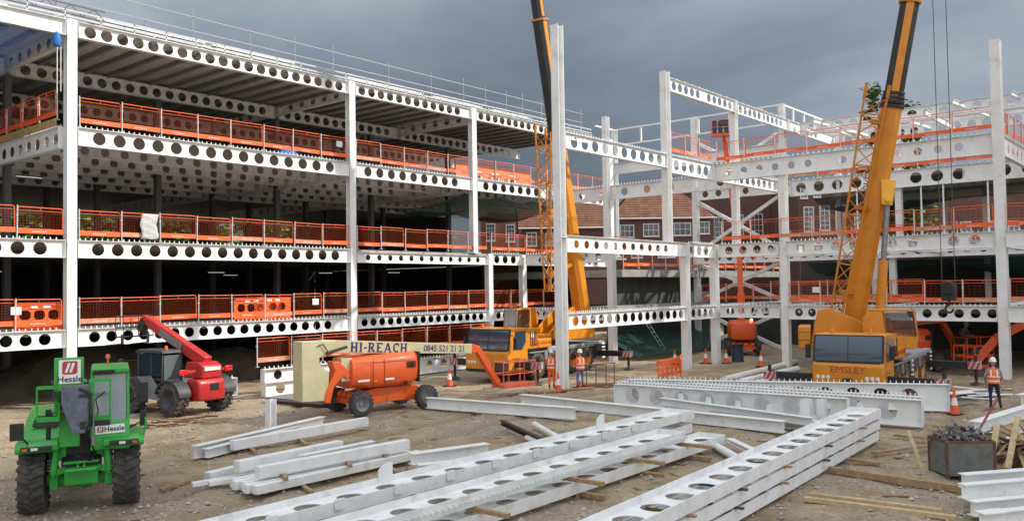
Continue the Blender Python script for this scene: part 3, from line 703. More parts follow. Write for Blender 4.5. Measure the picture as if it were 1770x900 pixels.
gp('seat', MB().bb((-1.2, y0+.2, 1.5), (-.7, y1-.2, 1.75)).bb((-1.25, y0+.2, 1.7), (-1.1, y1-.2, 2.5)), black, .03)
b = MB(); b.tube((.05, y0+.2, 2.0), (-.1, y0+.25, 2.15), .02); b.path([(.48, y0+.1, 1.95), (.44, y0+.16, 2.2), (.36, y0+.1, 2.45), (.33, y0+.3, 2.6)], .012); gp('wiper', b, black, 0)
gp('light_bar', MB().bb((.2, y0+.06, 3.0), (.26, y0+.5, 3.075)), black, .01)
bc = MB(); bc.tube((-.3, y0+.35, 3.1), (-.3, y0+.35, 3.3), .018); bc.lathe([(.001, .22), (.04, .21), (.05, .17), (.045, .12), (.001, .12)], (-.3, y0+.35, 3.18), (0, 0, 1), 12); gp('beacon', bc, amber, 0)
# boom and head
b = MB(); b.bar((-3.3, yc-.15, 2.15), (.75, yc-.15, 2.72), .46, .5); gp('boom', b, bev=.03)
b = MB(); b.prism([(.55, 2.1), (.8, 3.42), (1.22, 3.46), (1.27, 2.75), (1.05, 2.1)], yc-.50, yc-.42); b.prism([(.55, 2.1), (.8, 3.42), (1.22, 3.46), (1.27, 2.75), (1.05, 2.1)], yc-.02, yc+.06)
b.prism([(.8, 3.42), (1.22, 3.46), (1.27, 2.75), (1.2, 2.72), (1.12, 3.38), (.8, 3.34)], yc-.43, yc-.01); b.bb((.7, yc-.42, 1.5), (.86, yc-.02, 3.3)); gp('boom_head', b, bev=.015)
b = MB(); b.prism([(yc-.36, 2.86), (yc+.16, 2.88), (yc+.18, 1.92), (yc-.16, 1.88), (yc-.36, 2.5)], 1.33, 1.42, 'x'); b.bb((1.2, yc-.22, 2.0), (1.34, yc+.04, 2.8)); b.bb((1.42, yc-.16, 1.86), (1.48, yc+.10, 2.0)); gp('carriage_plate', b, mat('scuffed_dark_steel', (.17, .19, .24), .4, metal=.35, var=.45, vs=5), .012)
b = MB(); b.bb((1.42, yc-.02, 2.62), (1.47, yc+.16, 2.68), ); b.bar((1.44, yc-.02, 2.8), (1.44, yc+.24, 2.66), .05, .06); b.tube((1.44, yc+.2, 2.66), (1.44, yc+.19, 2.0), .03, 8); b.bb((1.43, yc+.0, 1.95), (1.5, yc+.10, 2.1)); gp('carriage_lock', b, black, .006)
b = MB(); b.tube((1.36, yc+.25, 2.4), (1.36, yc+.25, 1.62), .022, 8); b.tube((1.36, yc+.25, 1.75), (1.36, yc+.25, 1.58), .035, 8); gp('chain_hook', b, steel, 0)
for a, c, e, f2 in ((yc-.82, yc-.4, 2.16, 2.86), (yc+.18, yc+.58, 2.12, 2.96)):
    g_ = MB(); g_.tube((1.22, a, e), (1.22, a, f2), .02); g_.tube((1.22, c, e), (1.22, c, f2), .02); g_.bar((1.22, a, f2-.02), (1.22, c, f2-.02), .05, .07); g_.bar((1.22, a, e), (1.22, c, e), .04, .12); k = gp('guard_frame', g_, grn, 0)
    gp('guard_skirt', MB().bb((1.24, a, e-.16), (1.255, c, e-.04)), black, 0, par=k)
b = MB(); b.tube((.7, yc-1.02, 1.6), (.75, yc-1.2, 1.85), .02); b.bb((.66, yc-1.36, 1.7), (.76, yc-1.1, 2.06)); gp('mirror', b, black, .02)
b = MB(); b.tube((.1, y1, 2.3), (.2, y1+.3, 2.5), .015); b.bb((.15, y1+.2, 2.3), (.22, y1+.4, 2.75)); b.tube((.1, y1, 1.7), (.2, y1+.3, 1.9), .015); b.bb((.15, y1+.22, 1.75), (.21, y1+.36, 2.1)); gp('mirror', b, black, .01)
b = MB(); b.path([(.6, yc+1.25, 1.5), (.6, yc+1.32, 1.9), (-.5, yc+1.3, 2.0)], .022); gp('handrail', b, grn, 0)
b = MB(); b.tube((.95, yc-.62, 1.7), (.95, yc-.62, 2.1), .05); b.bb((.5, yc-.7, 2.05), (.62, yc-.56, 2.3)); gp('exhaust', b, black, .01)
sign_hessle(T, 'sign', frame((1.262, yc-.20, 3.16), (0, 1, 0), (-.08, 0, 1)), .42, .50)
sign_hessle(T, 'sign', frame((.565, yc+.58, 1.78), (0, 1, .03), (-.42, 0, 1)), .60, .20, True)

# ---- red telehandler (seen from behind)
T2 = thing('telehandler', 'red telehandler seen from behind with raised boom and grey wheel arches', 'telehandler', (17.35, 31.95, 0), rad(98))
def rp(n, mb, m=redp, bev=.02, par=None): return part(n, mb, m, par or T2, None, bev=bev)
# local x forward (away from viewer), y left; origin at the rear-left tyre contact
for x, y, s in ((0, .22, 1), (0, -1.95, -1), (2.55, .22, 1), (2.55, -1.95, -1)):
    wheel(T2, x, y-.0, .66, .66, .46, s, dgrey, 18, 34, .075)
ym = -.86
b = MB(); b.prism([(-.75, .62), (-.82, .75), (-.82, 1.0), (-.7, 1.12), (-.2, 1.2), (3.4, 1.0), (3.4, .6), (.4, .55)], ym-.45, ym+.45); rp('chassis', b, bev=.03)
b = MB(); b.prism([(-.98, .55), (-1.02, .7), (-1.02, 1.28), (-.9, 1.4), (-.2, 1.4), (-.2, .55)], ym-.62, ym+.62); rp('counterweight', b, bev=.08)
b = MB(); b.prism([(-.85, 1.42), (-.9, 1.9), (-.6, 2.05), (.1, 2.05), (.3, 1.42)], ym-.55, ym+.38); rp('boom_mount', b, bev=.04)
rp('number_plate', MB().bb((-.925, ym-.45, 1.72), (-.905, ym+.3, 1.86)), sgw, 0)
rp('recess', MB().bb((-1.035, ym-.28, .95), (-1.015, ym+.12, 1.22)), black, 0)
for y in (.62, -2.3):
    s = 1 if y > 0 else -1
    l = rp('tail_light_bracket', MB().bb((-.62, ym+s*.4, 1.66), (-.5, ym+s*1.12, 1.76)), redp, .01)
    rp('tail_light', MB().bb((-.68, ym+s*.9, 1.62), (-.6, ym+s*1.25, 1.82)), mat('red_lens', (.6, .02, .02), .25, coat=.4), .01, par=l)
for x in (0, 2.55):
    for y in (.22, -1.95):
        fm = MB(); pts = [(x+.82*cos(a), .62+.80*sin(a)) for a in [rad(k) for k in range(15, 171, 12)]]; inner_ = [(x+.76*cos(a), .62+.74*sin(a)) for a in [rad(k) for k in range(170, 14, -12)]]
        fm.prism(pts+inner_, y-.27, y+.27); rp('wheel_arch', fm, mat('arch_grey', (.045, .048, .052), .5, var=.25, vs=4), 0)
# cab on the left side
c0, c1 = -.75, .16
b = MB()
for x, y in ((.75, c0), (.75, c1), (2.3, c0), (2.3, c1), (1.45, c1)): b.bar((x, y, 1.15), (x+(.0 if x < 1 else -.0), y*.96-.02, 2.42), .06, .06)
b.prism([(.62, 2.40), (.72, 2.52), (2.25, 2.55), (2.5, 2.42)], c0-.04, c1+.04); b.bb((.72, c0, .95), (2.35, c1, 1.2)); rp('cab_frame', b, dgrey, .03)
b = MB(); b.prism([(1.0, .55), (2.2, .62), (2.32, 1.45), (1.42, 1.5), (.95, 1.05)], c1+.005, c1+.05); rp('door', b, mgrey, .02)
rp('rear_window', MB().bb((.70, c0+.08, 1.35), (.73, c1-.06, 2.32)), mat('green_grey_glass', (.10, .14, .14), .08, spec=.9, coat=.5), .0)
rp('side_window', MB().bb((.8, c1-.02, 1.5), (2.25, c1+.0, 2.38)), glass, 0); rp('side_window', MB().bb((.8, c0, 1.3), (2.25, c0+.02, 2.38)), glass, 0); rp('windscreen', MB().bb((2.3, c0+.05, 1.3), (2.32, c1-.05, 2.38)), glass, 0)
b = MB(); b.lathe([(.001, .18), (.06, .16), (.07, .02), (.07, 0)], (.85, -.1, 2.53), (0, 0, 1), 12); rp('beacon', b, amber, 0)
b = MB(); b.bar((-.55, ym-.1, 2.02), (3.0, ym-.1, 3.55), .38, .46, w2=.34, h2=.38); rp('boom', b, bev=.03)
b = MB(); b.bar((2.2, ym-.1, 3.22), (3.5, ym-.1, 3.76), .26, .30); rp('inner_boom', b, bev=.02)
M = frame((1.45, ym+.115, 2.9), (-3.55, 0, -1.53), (-.4, 0, 1)); p_ = rp('boom_panel', MB().bb((-.75, -.14, 0), (.75, .14, .012)), mgrey, 0); p_.matrix_local = M
# dark pipework hints on the panel edge, the raised fork carriage and forks
b = MB()
for y in (-1.55, -1.2, -.85, -.5, -.15, .2): b.bar((3.75, y, 3.0), (3.75, y, 3.85), .03)
for z in (3.0, 3.4, 3.85): b.bar((3.75, -1.55, z), (3.75, .2, z), .06)
b.bar((3.4, ym-.1, 3.7), (3.7, ym-.1, 3.2), .3, .35); b.tube((3.4, ym-.1, 3.6), (3.65, ym-.1, 3.1), .09); rp('fork_carriage', b, black, .01)
for y in (-1.3, -.1):
    b = MB(); b.bar((3.75, y, 3.1), (3.75, y, 2.7), .12, .05); b.bar((3.75, y, 2.72), (4.9, y, 2.62), .13, .045); rp('fork', b, black, .005)
b = MB(); b.bb((2.9, c1+.25, 1.75), (2.96, c1+.45, 2.15)); b.bar((2.3, c1, 2.1), (2.93, c1+.35, 2.1), .025); rp('mirror', b, black, .01)

# ---- boom lifts
def boomlift(label, loc, rz, arms, basket=None, booms=None, group=None, body=True, wr=.47):
    t = thing('boom_lift', label, 'boom lift', loc, rz, group)
    def p(n, mb, m=lor, bev=.02, par=None): return part(n, mb, m, par or t, None, bev=bev)
    if body:
        for x in (-1.48, 1.48):
            for s in (-1, 1): wheel(t, x, s*1.0, wr, wr, .34, s, mgrey, 18, 12, .035)
        b = MB(); b.prism([(-1.5, .42), (-1.2, .36), (1.3, .36), (1.6, .52), (1.6, .78), (1.3, .95), (-.6, .95), (-1.3, .8), (-1.5, .7)], -.5, .5)
        p('chassis', b, bev=.03)
        p('axle', MB().bar((1.48, -.86, wr), (1.48, .86, wr), .16, .2), bev=0)
        b = MB(); b.bar((-1.48, -.86, wr), (-1.48, .86, wr), .16, .2)
        for y in (-.62, -.2, .2, .62): b.lathe([(.001, -.12), (.15, -.12), (.17, 0), (.15, .12), (.001, .12)], (-1.45, y, .68), (0, 1, 0), 14); b.bar((-1.45, y, .68), (-1.0, y, .72), .18, .2)
        p('axle', b, bev=.0)
        rings = []
        for x, ys, z0, z1 in ((-1.78, .55, 1.14, 2.0), (-1.70, .80, 1.02, 2.2), (-.9, .98, .98, 2.26), (.2, 1.0, .97, 2.3), (.95, .96, 1.0, 2.32), (1.25, .84, 1.12, 2.3)):
            r_ = []
            for a in range(16):
                an = 2*pi*a/16; c_, s_ = cos(an), sin(an); e = .42
                r_.append((x, ys*math.copysign(abs(c_)**e, c_), (z0+z1)/2+(z1-z0)/2*math.copysign(abs(s_)**e, s_)))
            rings.append(r_)
        b = MB(); b.loft(rings); p('cowl', b, bev=0)
        b = MB()
        for x in (-.92, -.42): b.bb((x-.006, -1.005, 1.05), (x+.006, -.99, 2.15))
        b.bb((.5, -1.03, 1.0), (.6, -.97, 1.18)); b.bb((1.2, -.9, 1.1), (1.27, .9, 2.3)); b.bb((-1.6, -1.0, 2.0), (1.1, -.985, 2.012)); [b.bb((.62+k*.07, -1.012, 1.7), (.655+k*.07, -.985, 1.95)) for k in range(6)]; p('cowl_seam', b, black, 0)
        b = MB(); b.bb((-1.55, -.93, 1.28), (-1.05, -.915, 1.36)); b.bb((-.4, -1.012, 1.28), (.0, -1.0, 1.36)); p('maker_plate', b, sgw, 0)
        b = MB(); b.bb((-.95, -.995, 1.24), (-.75, -.975, 1.32)); p('amber_marker', b, amber, 0)
    for n, pts, w_, h_, m in arms:
        b = MB()
        for a, c in zip(pts, pts[1:]): b.bar((a[0], a[2] if len(a) > 2 else -.2, a[1]), (c[0], c[2] if len(c) > 2 else -.2, c[1]), w_, h_)
        p(n, b, m, .015)
    if basket:
        bx, by_, bz, L_, W_, m = basket
        k = p('basket', MB().bb((bx, by_-W_/2, bz), (bx+L_, by_+W_/2, bz+.16)), m, .01)
        b = MB()
        for x in (bx, bx+L_/2, bx+L_):
            for y in (by_-W_/2, by_+W_/2): b.tube((x, y, bz), (x, y, bz+1.12), .028)
        for z in (.6, 1.12): b.path([(bx, by_-W_/2, bz+z), (bx+L_, by_-W_/2, bz+z), (bx+L_, by_+W_/2, bz+z), (bx, by_+W_/2, bz+z), (bx, by_-W_/2, bz+z)], .026)
        part('guard_rail', b, m, k)
        b = MB(); b.bb((bx+.05, by_-.3, bz+.75), (bx+.35, by_+.3, bz+1.1)); part('control_box', b, dgrey, k)
    return t
HL = boomlift('orange and cream boom lift with a long lettered cream boom, parked on the dirt', (23.05, 26.43, 0), rad(-11),
    [('jib_arm', [(4.15, 2.28), (4.55, 2.18)], .32, .34, lor), ('jib_arm', [(4.6, 2.25), (5.75, .62)], .26, .26, lor)],
    (5.75, -.25, .40, 1.85, .8, mat('faded_red_orange', (.72, .13, .06), .55, var=.2, vs=4)))
b = MB(); b.prism([(-3.72, .70), (-2.68, .66), (-2.62, 1.75), (-3.0, 2.0), (-3.02, 2.3), (-2.45, 2.42), (-2.3, 2.9), (-3.72, 2.92)], -.65, .15); part('tower', b, tan, HL, bev=.02)
b = MB(); b.bar((-2.85, -.25, 2.70), (4.2, -.25, 2.22), .42, .50, h2=.40); bo = part('boom', b, tan, HL, bev=.015)
b = MB(); b.bb((-2.1, -.62, 1.32), (-1.62, .1, 2.2)); part('riser', b, tan, HL, bev=.02)
b = MB(); b.prism([(-2.72, .55), (-2.55, 1.2), (-2.15, 1.55), (-2.0, 1.42), (-1.75, 1.55), (-2.35, 2.12), (-2.62, 2.1), (-2.5, 1.75), (-2.9, 1.0), (-2.95, .6)], -.45, .05); b.v = [(v[0]+.12, v[1]-.24, v[2]) for v in b.v]; part('link_arm', b, lor, HL, bev=.02)
b = MB(); b.tube((-2.75, -.7, 2.45), (-1.9, -.7, 2.65), .06); b.path([(-3.1, -.7, 2.75), (-2.9, -.72, 2.8), (-2.7, -.72, 2.5), (-2.75, -.7, 2.3)], .02); part('hydraulic_ram', b, black, HL)
b = MB(); b.bb((.35, -.3, 2.3), (.47, -.15, 2.55)); part('boom_rest', b, black, HL)
# slab-serif lettering cut from flat strips
def slab(word, M, h, m, parent):
    b = MB(); x = 0; s = .20; w_ = .72
    def st(pts, t_=s):
        for a, c in zip(pts, pts[1:]): b.bar((a[0], a[1], .003), (c[0], c[1], .003), t_, .004)
    def serif(cx, y): b.bb((cx-.2, y-.05 if y > .5 else y, .001), (cx+.2, y if y > .5 else y+.05, .006))
    def arc(cx, cy, rx, ry, a0, a1, n=12): return [(cx+rx*cos(rad(a0+(a1-a0)*i/n)), cy+ry*sin(rad(a0+(a1-a0)*i/n))) for i in range(n+1)]
    x0 = 0
    for ch in word:
        i0 = len(b.v)
        if ch == 'H': 
            for cx in (.18, .70): st([(cx, 0), (cx, 1)]); serif(cx, 0); serif(cx, 1)
            st([(.18, .5), (.70, .5)], .14); ad = .98
        elif ch == 'I': st([(.18, 0), (.18, 1)]); serif(.18, 0); serif(.18, 1); ad = .46
        elif ch == '-': st([(.04, .45), (.36, .45)], .16); ad = .44
        elif ch == 'R':
            st([(.18, 0), (.18, 1)]); serif(.18, 0); serif(.16, 1); st([(.18, .93), (.45, .93)], .14); st(arc(.45, .72, .20, .21, 90, -90), .17); st([(.18, .51), (.45, .51)], .14); st([(.42, .5), (.72, .05)], .2); b.bb((.62, 0, .001), (.88, .07, .006)); ad = .94
        elif ch == 'E':
            st([(.18, 0), (.18, 1)]); serif(.16, 0); serif(.16, 1)
            for y in (.06, .5, .94): st([(.18, y), (.68 if y != .5 else .52, y)], .13)
            st([(.70, .0), (.70, .24)], .08); st([(.70, .76), (.70, 1)], .08); ad = .86
        elif ch == 'A':
            st([(.12, .02), (.46, .98)], .13); st([(.46, .98), (.80, .02)], .2); st([(.24, .33), (.68, .33)], .11); serif(.12, 0); serif(.80, 0); ad = 1.0
        elif ch == 'C':
            st(arc(.46, .5, .32, .44, 48, 312, 16), .18); st([(.72, .64), (.72, 1.0)], .09); ad = .88
        for k in range(i0, len(b.v)): v = b.v[k]; b.v[k] = (v[0]+x0, v[1], v[2])
        x0 += ad + .06
    tot = x0
    b.v = [((v[0])*h, (v[1]-.5)*h, v[2]) for v in b.v]
    o_ = part('lettering', b, m, parent, smooth=False); o_.matrix_local = M; return tot*h
by0 = -.25-.215
def bz(x): return 2.70 + (x+2.85)/7.05*(-.48)
slab('HI-REACH', frame((-1.62, by0-.003, bz(-1.62)), (1, 0, -.068), (0, 0, 1)), .375, navyl, HL)
text('lettering', '0845 521 21 21', .36, navyl, HL, frame((2.78, by0-.002, bz(2.78)-.01), (1, 0, -.068), (0, 0, 1)), .002, .004, .92)
# far lift, mast straight up, basket aloft
FL = boomlift('orange lift standing under the frame with its arm straight up to a raised basket', (56.6, 26.7, 0), rad(28),
    [('lower_arm', [(.3, 1.2, 0), (.25, 4.2, 0)], .5, .5, lor), ('tower_arm', [(.25, 4.0, 0), (.5, 8.6, .05)], .36, .36, lor), ('upper_arm', [(.55, 7.4, .05), (.8, 15.2, .85)], .34, .34, lor), ('jib_arm', [(.8, 15.0, .85), (.2, 15.5, .9)], .2, .2, lor)],
    (-.7, .95, 15.3, 1.0, 1.7, lor))
b = MB(); b.lathe([(.001, .16), (.08, .12), (.09, 0)], (-1.2, -.6, 2.3), (0, 0, 1), 12); part('beacon', b, mat('lit_beacon', (1, .45, .08), .3, emit=6), FL)
b = MB()
for k in range(4): b.bb((-.6+.02*k, .2+k*.40, 15.5), (-.1-.03*k, .52+k*.40, 16.3+.1*(k % 2)))
part('tool_load', b, dgrey, FL, bev=.02)
boomlift('orange boom lift behind the right-hand crane with a worker in its low basket', (49.0, 13.9, 0), rad(-25),
    [('upper_boom', [(-1.5, 2.5, 0), (3.0, 2.75, 0)], .38, .4, lor), ('jib_arm', [(2.95, 2.85, 0), (4.3, 1.0, 0)], .26, .28, lor), ('jib_arm', [(4.2, 1.1, 0), (5.1, 1.0, 0)], .2, .2, lor)],
    (3.3, -.9, .62, 2.1, 1.0, lor))
boomlift('orange boom lift at the edge of the picture, its elbow bent before the tall column', (48.6, 2.2, 0), rad(60),
    [('upper_boom', [(-1.0, 3.2, 0), (2.0, 2.9, 1.0), (5.6, 2.55, 2.2)], .42, .46, lor), ('jib_arm', [(5.5, 2.7, 2.2), (6.6, 1.9, 3.0), (7.4, .55, 3.7)], .42, .42, lor)],
    (7.0, 3.6, .35, 1.3, .9, lor))
# ---------------------------------------------------------------- mobile cranes
seethru = mat('clear_cab_glass', (.05, .06, .06), .05, spec=.8); seethru.node_tree.nodes['Principled BSDF'].inputs['Alpha'].default_value = .35
stripe_r = mat('hazard_red', (.45, .02, .03), .5); 
def crane(label, loc, rz, b0, b1, b2, ram, jib, sa, cabside, name_front=None, rods=True, spans=(3.1, 3.1), fx=-.7):
    t = thing('mobile_crane', label, 'crane', (*loc, 0), rad(rz))
    W2L = (MX.Translation((*loc, 0)) @ MX.Rotation(rad(rz), 4, 'Z')).inverted()
    def p(n, mb, m=yel, bev=.025, par=None): return part(n, mb, m, par or t, None, bev=bev)
    H = 1.33
    # carrier
    b = MB(); b.bb((-9.6, -1.25, .78), (-1.7, 1.25, 1.44)); b.bb((-9.4, -.9, .55), (-.4, .9, .9)); p('chassis', b, black)
    b = MB()
    for s in (-1, 1): b.bb((-9.7, s*H-.32 if s > 0 else s*H, 1.45), (-3.7, s*H if s > 0 else s*H+.32, 1.62))
    b.bb((-9.7, -1.0, 1.47), (-1.75, 1.0, 1.58)); p('deck', b, mat('grey_deck_paint', (.34, .35, .36), .55, var=.2, vs=3))
    for x in (-2.75, -4.25, -6.3, -7.75):
        for s in (-1, 1): wheel(t, x, s*1.1, .73, .73, .46, s, yeld, 22, 14, .04)
    for s in (-1, 1):
        b = MB()
        for x in (-2.75, -4.25, -6.3, -7.75): b.bb((x-.78, s*H-.05, 1.36), (x+.78, s*H+.03, 1.45))
        for x in (-3.5, -5.3, -7.05): b.bb((x-.16, s*H-.06, .95), (x+.16, s*H+.025, 1.44))
        p('mudguard', b, mgrey)
    b = MB()
    for k in range(5): b.bb((-9.75, -H-.02, .6+k*.2), (-9.4, -H+.02, .7+k*.2)); b.bb((-9.75, H-.02, .6+k*.2), (-9.4, H+.02, .7+k*.2)); b.bb((-5.42, H-.02, .5+k*.2), (-5.18, H+.06, .6+k*.2))
    p('hazard_marking', b, sgw, 0)
    # carrier cab
    b = MB(); b.prism([(.0, .62), (.02, 1.5), (-.10, 1.64), (-.30, 2.66), (-.45, 2.74), (-1.75, 2.74), (-1.75, .75), (-1.2, .6)], -H-.05, H+.05); cab = p('carrier_cab', b, bev=.05)
    b = MB(); b.prism([(-.072, 1.66), (-.085, 1.62), (-.315, 2.68), (-.265, 2.66)], -H+.03, H-.03); p('windscreen', b, mat('crane_glass_sky_tint', (.03, .055, .085), .05, spec=1, coat=1), 0, cab)  # bluish sky reflection is put into the glass base colour
    b = MB(); b.bar((-.085, 0, 1.66), (-.285, 0, 2.66), .03, .05); b.bar((-.06, -H+.1, 1.64), (-.06, H-.1, 1.64), .04, .06); p('windscreen_bar', b, black, 0, cab)
    for s in (-1, 1):
        b = MB(); y = s*(H+.05); b.prism([(-.42, 1.66), (-.62, 2.58), (-1.55, 2.58), (-1.55, 2.0), (-1.2, 1.62)], min(y, y+s*.012), max(y, y+s*.012)); p('door_window', b, mat('crane_glass_sky_tint', (.03, .055, .085), .05, spec=1, coat=1), 0, cab)
        b = MB(); b.bb((-.35, s*(H+.30)-.1, 1.75), (-.25, s*(H+.30)+.1, 2.3)); b.bar((-.3, s*H, 2.45), (-.3, s*(H+.3), 2.3), .03); p('mirror', b, black, .02, cab)
        b = MB()
        for k in range(3): b.lathe([(.001, .02), (.07, .015), (.08, 0)], (.02, s*(H-.18-k*.2), 1.02), (1, 0, 0), 12)
        p('headlight', b, sgw, 0, cab)
        st = MB(); st.bb((-.95, y-.02, 1.05), (-.45, y+.012*s+.01, 1.09)); st.bb((-1.0, y-.02, 1.2), (-.4, y+.012*s+.01, 1.22)); st.bb((-1.68, y-.1, .72), (-1.2, y+.02, .9)); p('cab_step', st, black, 0, cab)
    b = MB(); b.bb((-.01, -.18, .75), (.05, .18, 1.0)); b.bb((-.02, -1.2, .52), (.03, 1.2, .64)); p('tow_hitch', b, black, .01, cab)
    b = MB(); b.bb((-.02, -H-.02, .55), (.035, H+.02, .68)); b.bar((-.09, -H+.0, 1.63), (-.30, -H, 2.68), .07, .09); b.bar((-.09, H, 1.63), (-.30, H, 2.68), .07, .09); b.bar((-.32, -H, 2.69), (-.32, H, 2.69), .05, .04); b.path([(-.10, -.5, 1.68), (-.18, -.2, 2.1)], .015); b.path([(-.10, .4, 1.68), (-.18, .7, 2.1)], .015); p('cab_trim', b, black, 0, cab)
    for s in (-1, 1):
        b = MB(); [b.bb((-2.6+k*.16, s*H-.012, 1.75), (-2.52+k*.16, s*H+.012, 2.5)) for k in range(4)]; p('grille', b, black, 0)
    for y in (.75, -.75): p('beacon', MB().lathe([(.001, .2), (.07, .18), (.09, .0)], (-.7, y, 2.76), (0, 0, 1), 12), amber, 0)
    # engine covers behind the cab
    b = MB(); b.bb((-2.75, -H, 1.62), (-1.78, H, 2.68)); b.bb((-4.0, .35, 1.62), (-2.75, H+.03, 2.08)); b.bb((-4.0, -H-.03, 1.62), (-2.75, -.5, 2.08)); p('engine_cover', b, bev=.03)
    for s in (-1, 1):
        text('lettering', 'EMSLEY CRANE HIRE', .19, redl, t, frame((-3.1, s*(H+.036), 1.86), (-s, 0, 0), (0, 0, 1)), .002, .003, 1.05)
        b = MB(); b.lathe([(.001, .012), (.17, .01), (.17, 0)], (-2.25, s*H, 2.35), (0, s, 0), 16); p('round_badge', b, sgw, 0)
    if name_front: text('lettering', name_front, .37, redl, t, frame((.026, .02, 1.33), (0, 1, 0), (0, 0, 1)), .003, 0, 1.12)
    # outriggers
    for x, sp in ((fx, spans[0]), (-9.2, spans[1])):
        for s in (-1, 1):
            b = MB(); b.bb((x-.14, s*.6, .76), (x+.14, s*sp, 1.08)) if s > 0 else b.bb((x-.14, -sp, .76), (x+.14, -.6, 1.08)); o_ = p('outrigger', b, black)
            b = MB(); b.bb((x-.17, s*(sp-.05)-.27, .74), (x+.17, s*(sp-.05)+.27, 1.08)); q = p('outrigger_end', b, mat('grubby_white', (.46, .45, .43), .6, var=.3, vs=6), .01, o_)
            b = MB()
            for k in range(-1, 3):
                for sx in (-1, 1):
                    c_ = s*(sp-.05)-.40+k*.22
                    b.prism([(c_, .74), (c_+.11, .74), (c_+.27, 1.08), (c_+.16, 1.08)] if True else [], x+sx*.173-.003, x+sx*.173+.003, 'x')
            b.v = [(v[0], min(max(v[1], s*(sp-.05)-.268), s*(sp-.05)+.268), v[2]) for v in b.v]; p('hazard_stripes', b, stripe_r, 0, o_)
            b = MB(); b.tube((x, s*sp, .25), (x, s*sp, 1.35), .075, 10); b.tube((x, s*sp, .08), (x, s*sp, .3), .05, 8); p('outrigger_ram', b, black, 0, o_)
            b = MB(); b.lathe([(.001, .14), (.09, .13), (.12, .06), (.28, .05), (.30, 0.0), (.001, 0)], (x, s*sp, .03), (0, 0, 1), 16); p('outrigger_pad', b, dgrey, 0, o_)
    # superstructure
    Ms = MX.Translation((-5.4, 0, 1.62)) @ MX.Rotation(rad(sa), 4, 'Z')
    def q(n, mb, m=yel, bev=.03, par=None): mb.xf(Ms); return p(n, mb, m, bev, par)
    b = MB(); b.lathe([(.85, 0), (.85, .25), (.001, .25)], (0, 0, 0), (0, 0, 1), 24); q('slew_ring', b, black, 0)
    b = MB(); b.bb((-2.9, -.75, .25), (1.3, .75, .6)); 
    for s in (-.52, .52): b.prism([(-2.9, .6), (-2.6, 1.95), (-2.1, 2.05), (-.9, 1.5), (.4, .6)], s-.07, s+.07)
    q('turntable', b, bev=.02)
    b = MB(); b.bb((-3.45, -1.0, .25), (-2.92, 1.0, 1.25)); cw = q('counterweight', b, bev=.05)
    b = MB()
    for k in (0.62, .98): b.bb((-3.47, -1.01, k), (-2.91, 1.01, k+.02))
    q('counterweight_seam', b, black, 0, cw)
    b = MB(); b.bb((-2.6, -cabside*1.25-.45, .3), (.4, -cabside*1.25+.45, 1.1)); q('winch_housing', b)
    b = MB(); b.lathe([(.42, -.32), (.45, -.32), (.45, -.28), (.34, -.28), (.34, .28), (.45, .28), (.45, .32), (.001, .32)], (-2.35, -.05, 1.25), (0, 1, 0), 20); q('winch_drum', b, steel, 0)
    # operator's cab
    y = cabside*1.42; b = MB()
    b.prism([(-.7, .35), (1.35, .35), (1.42, .85), (-.1, .95), (-.75, .95)], y-.46, y+.46); b.prism([(-.75, .96), (.16, .96), (.04, 1.94), (-.5, 1.94), (-.75, 1.6)], y-.46, y+.46)
    b.prism([(-.5, 1.95), (1.31, 1.92), (1.30, 2.0), (-.5, 2.05)], y-.46, y+.46)
    for s in (-1, 1): b.bar((1.39, y+s*.43, .86), (1.29, y+s*.43, 1.95), .06, .06); b.bar((.2, y+s*.44, .9), (.1, y+s*.44, 1.95), .05, .05)
    oc = q('operator_cab', b, bev=.06)
    b = MB(); b.prism([(1.372, .6), (1.40, .6), (1.445, .88), (1.32, 1.96), (1.29, 1.96), (1.415, .88)], y-.38, y+.38); q('front_window', b, mat('bright_cab_glass', (.25, .32, .34), .06, spec=1, coat=.8), 0, oc)
    for s in (-1, 1):
        b = MB(); ys = y+s*.462; b.prism([(.2, .98), (1.30, .90), (1.22, 1.88), (.1, 1.88)], min(ys, ys+s*.012), max(ys, ys+s*.012)); q('side_window', b, seethru, 0, oc)
    b = MB(); b.bar((1.41, y-.42, .86), (1.31, y-.42, 2.0), .05); b.bar((1.41, y+.42, .86), (1.31, y+.42, 2.0), .05); b.path([(-.5, y-.4, 2.15), (1.2, y-.4, 2.12), (1.2, y+.4, 2.12)], .02); q('cab_trim', b, steel, 0, oc)
    # boom from b0 through b1 (end of base section) to b2 (tip), given in world metres
    B0, B1, B2 = (W2L @ V(v) for v in (b0, b1, b2)); d = (B2-B0).normalized()
    yax = MX.Rotation(rad(sa), 3, 'Z') @ V((0, 1, 0)); up = yax.cross(d).normalized()*-1; yax = d.cross(up).normalized()
    L1_ = (B1-B0).length; L2_ = (B2-B0).length
    def ring(s, w_, h_):
        c = B0+d*s; return [c+yax*a*w_/2+up*e*h_/2 for a, e in ((-1, .3), (-.72, 1), (.72, 1), (1, .3), (1, -.55), (.55, -1), (-.55, -1), (-1, -.55))]
    b = MB(); b.loft([ring(-.3, .86, .95), ring(L1_, .82, .92)])
    bs = p('boom_base', b, bev=.02)
    b = MB()
    for k in range(4): b.loft([ring(L1_-.05+k*.2, .98-.05*k, 1.06-.05*k), ring(L1_+.1+k*.2, .98-.05*k, 1.06-.05*k)])
    p('boom_collar', b, black, .02)
    b = MB(); b.loft([ring(L1_, .72, .82), ring(L1_+(L2_-L1_)*.55, .70, .80)]); p('boom_section', b, black, .02)
    b = MB(); b.loft([ring(L1_+(L2_-L1_)*.5, .6, .68), ring(L2_, .58, .64)]); sec = p('boom_section', b, black, .02)
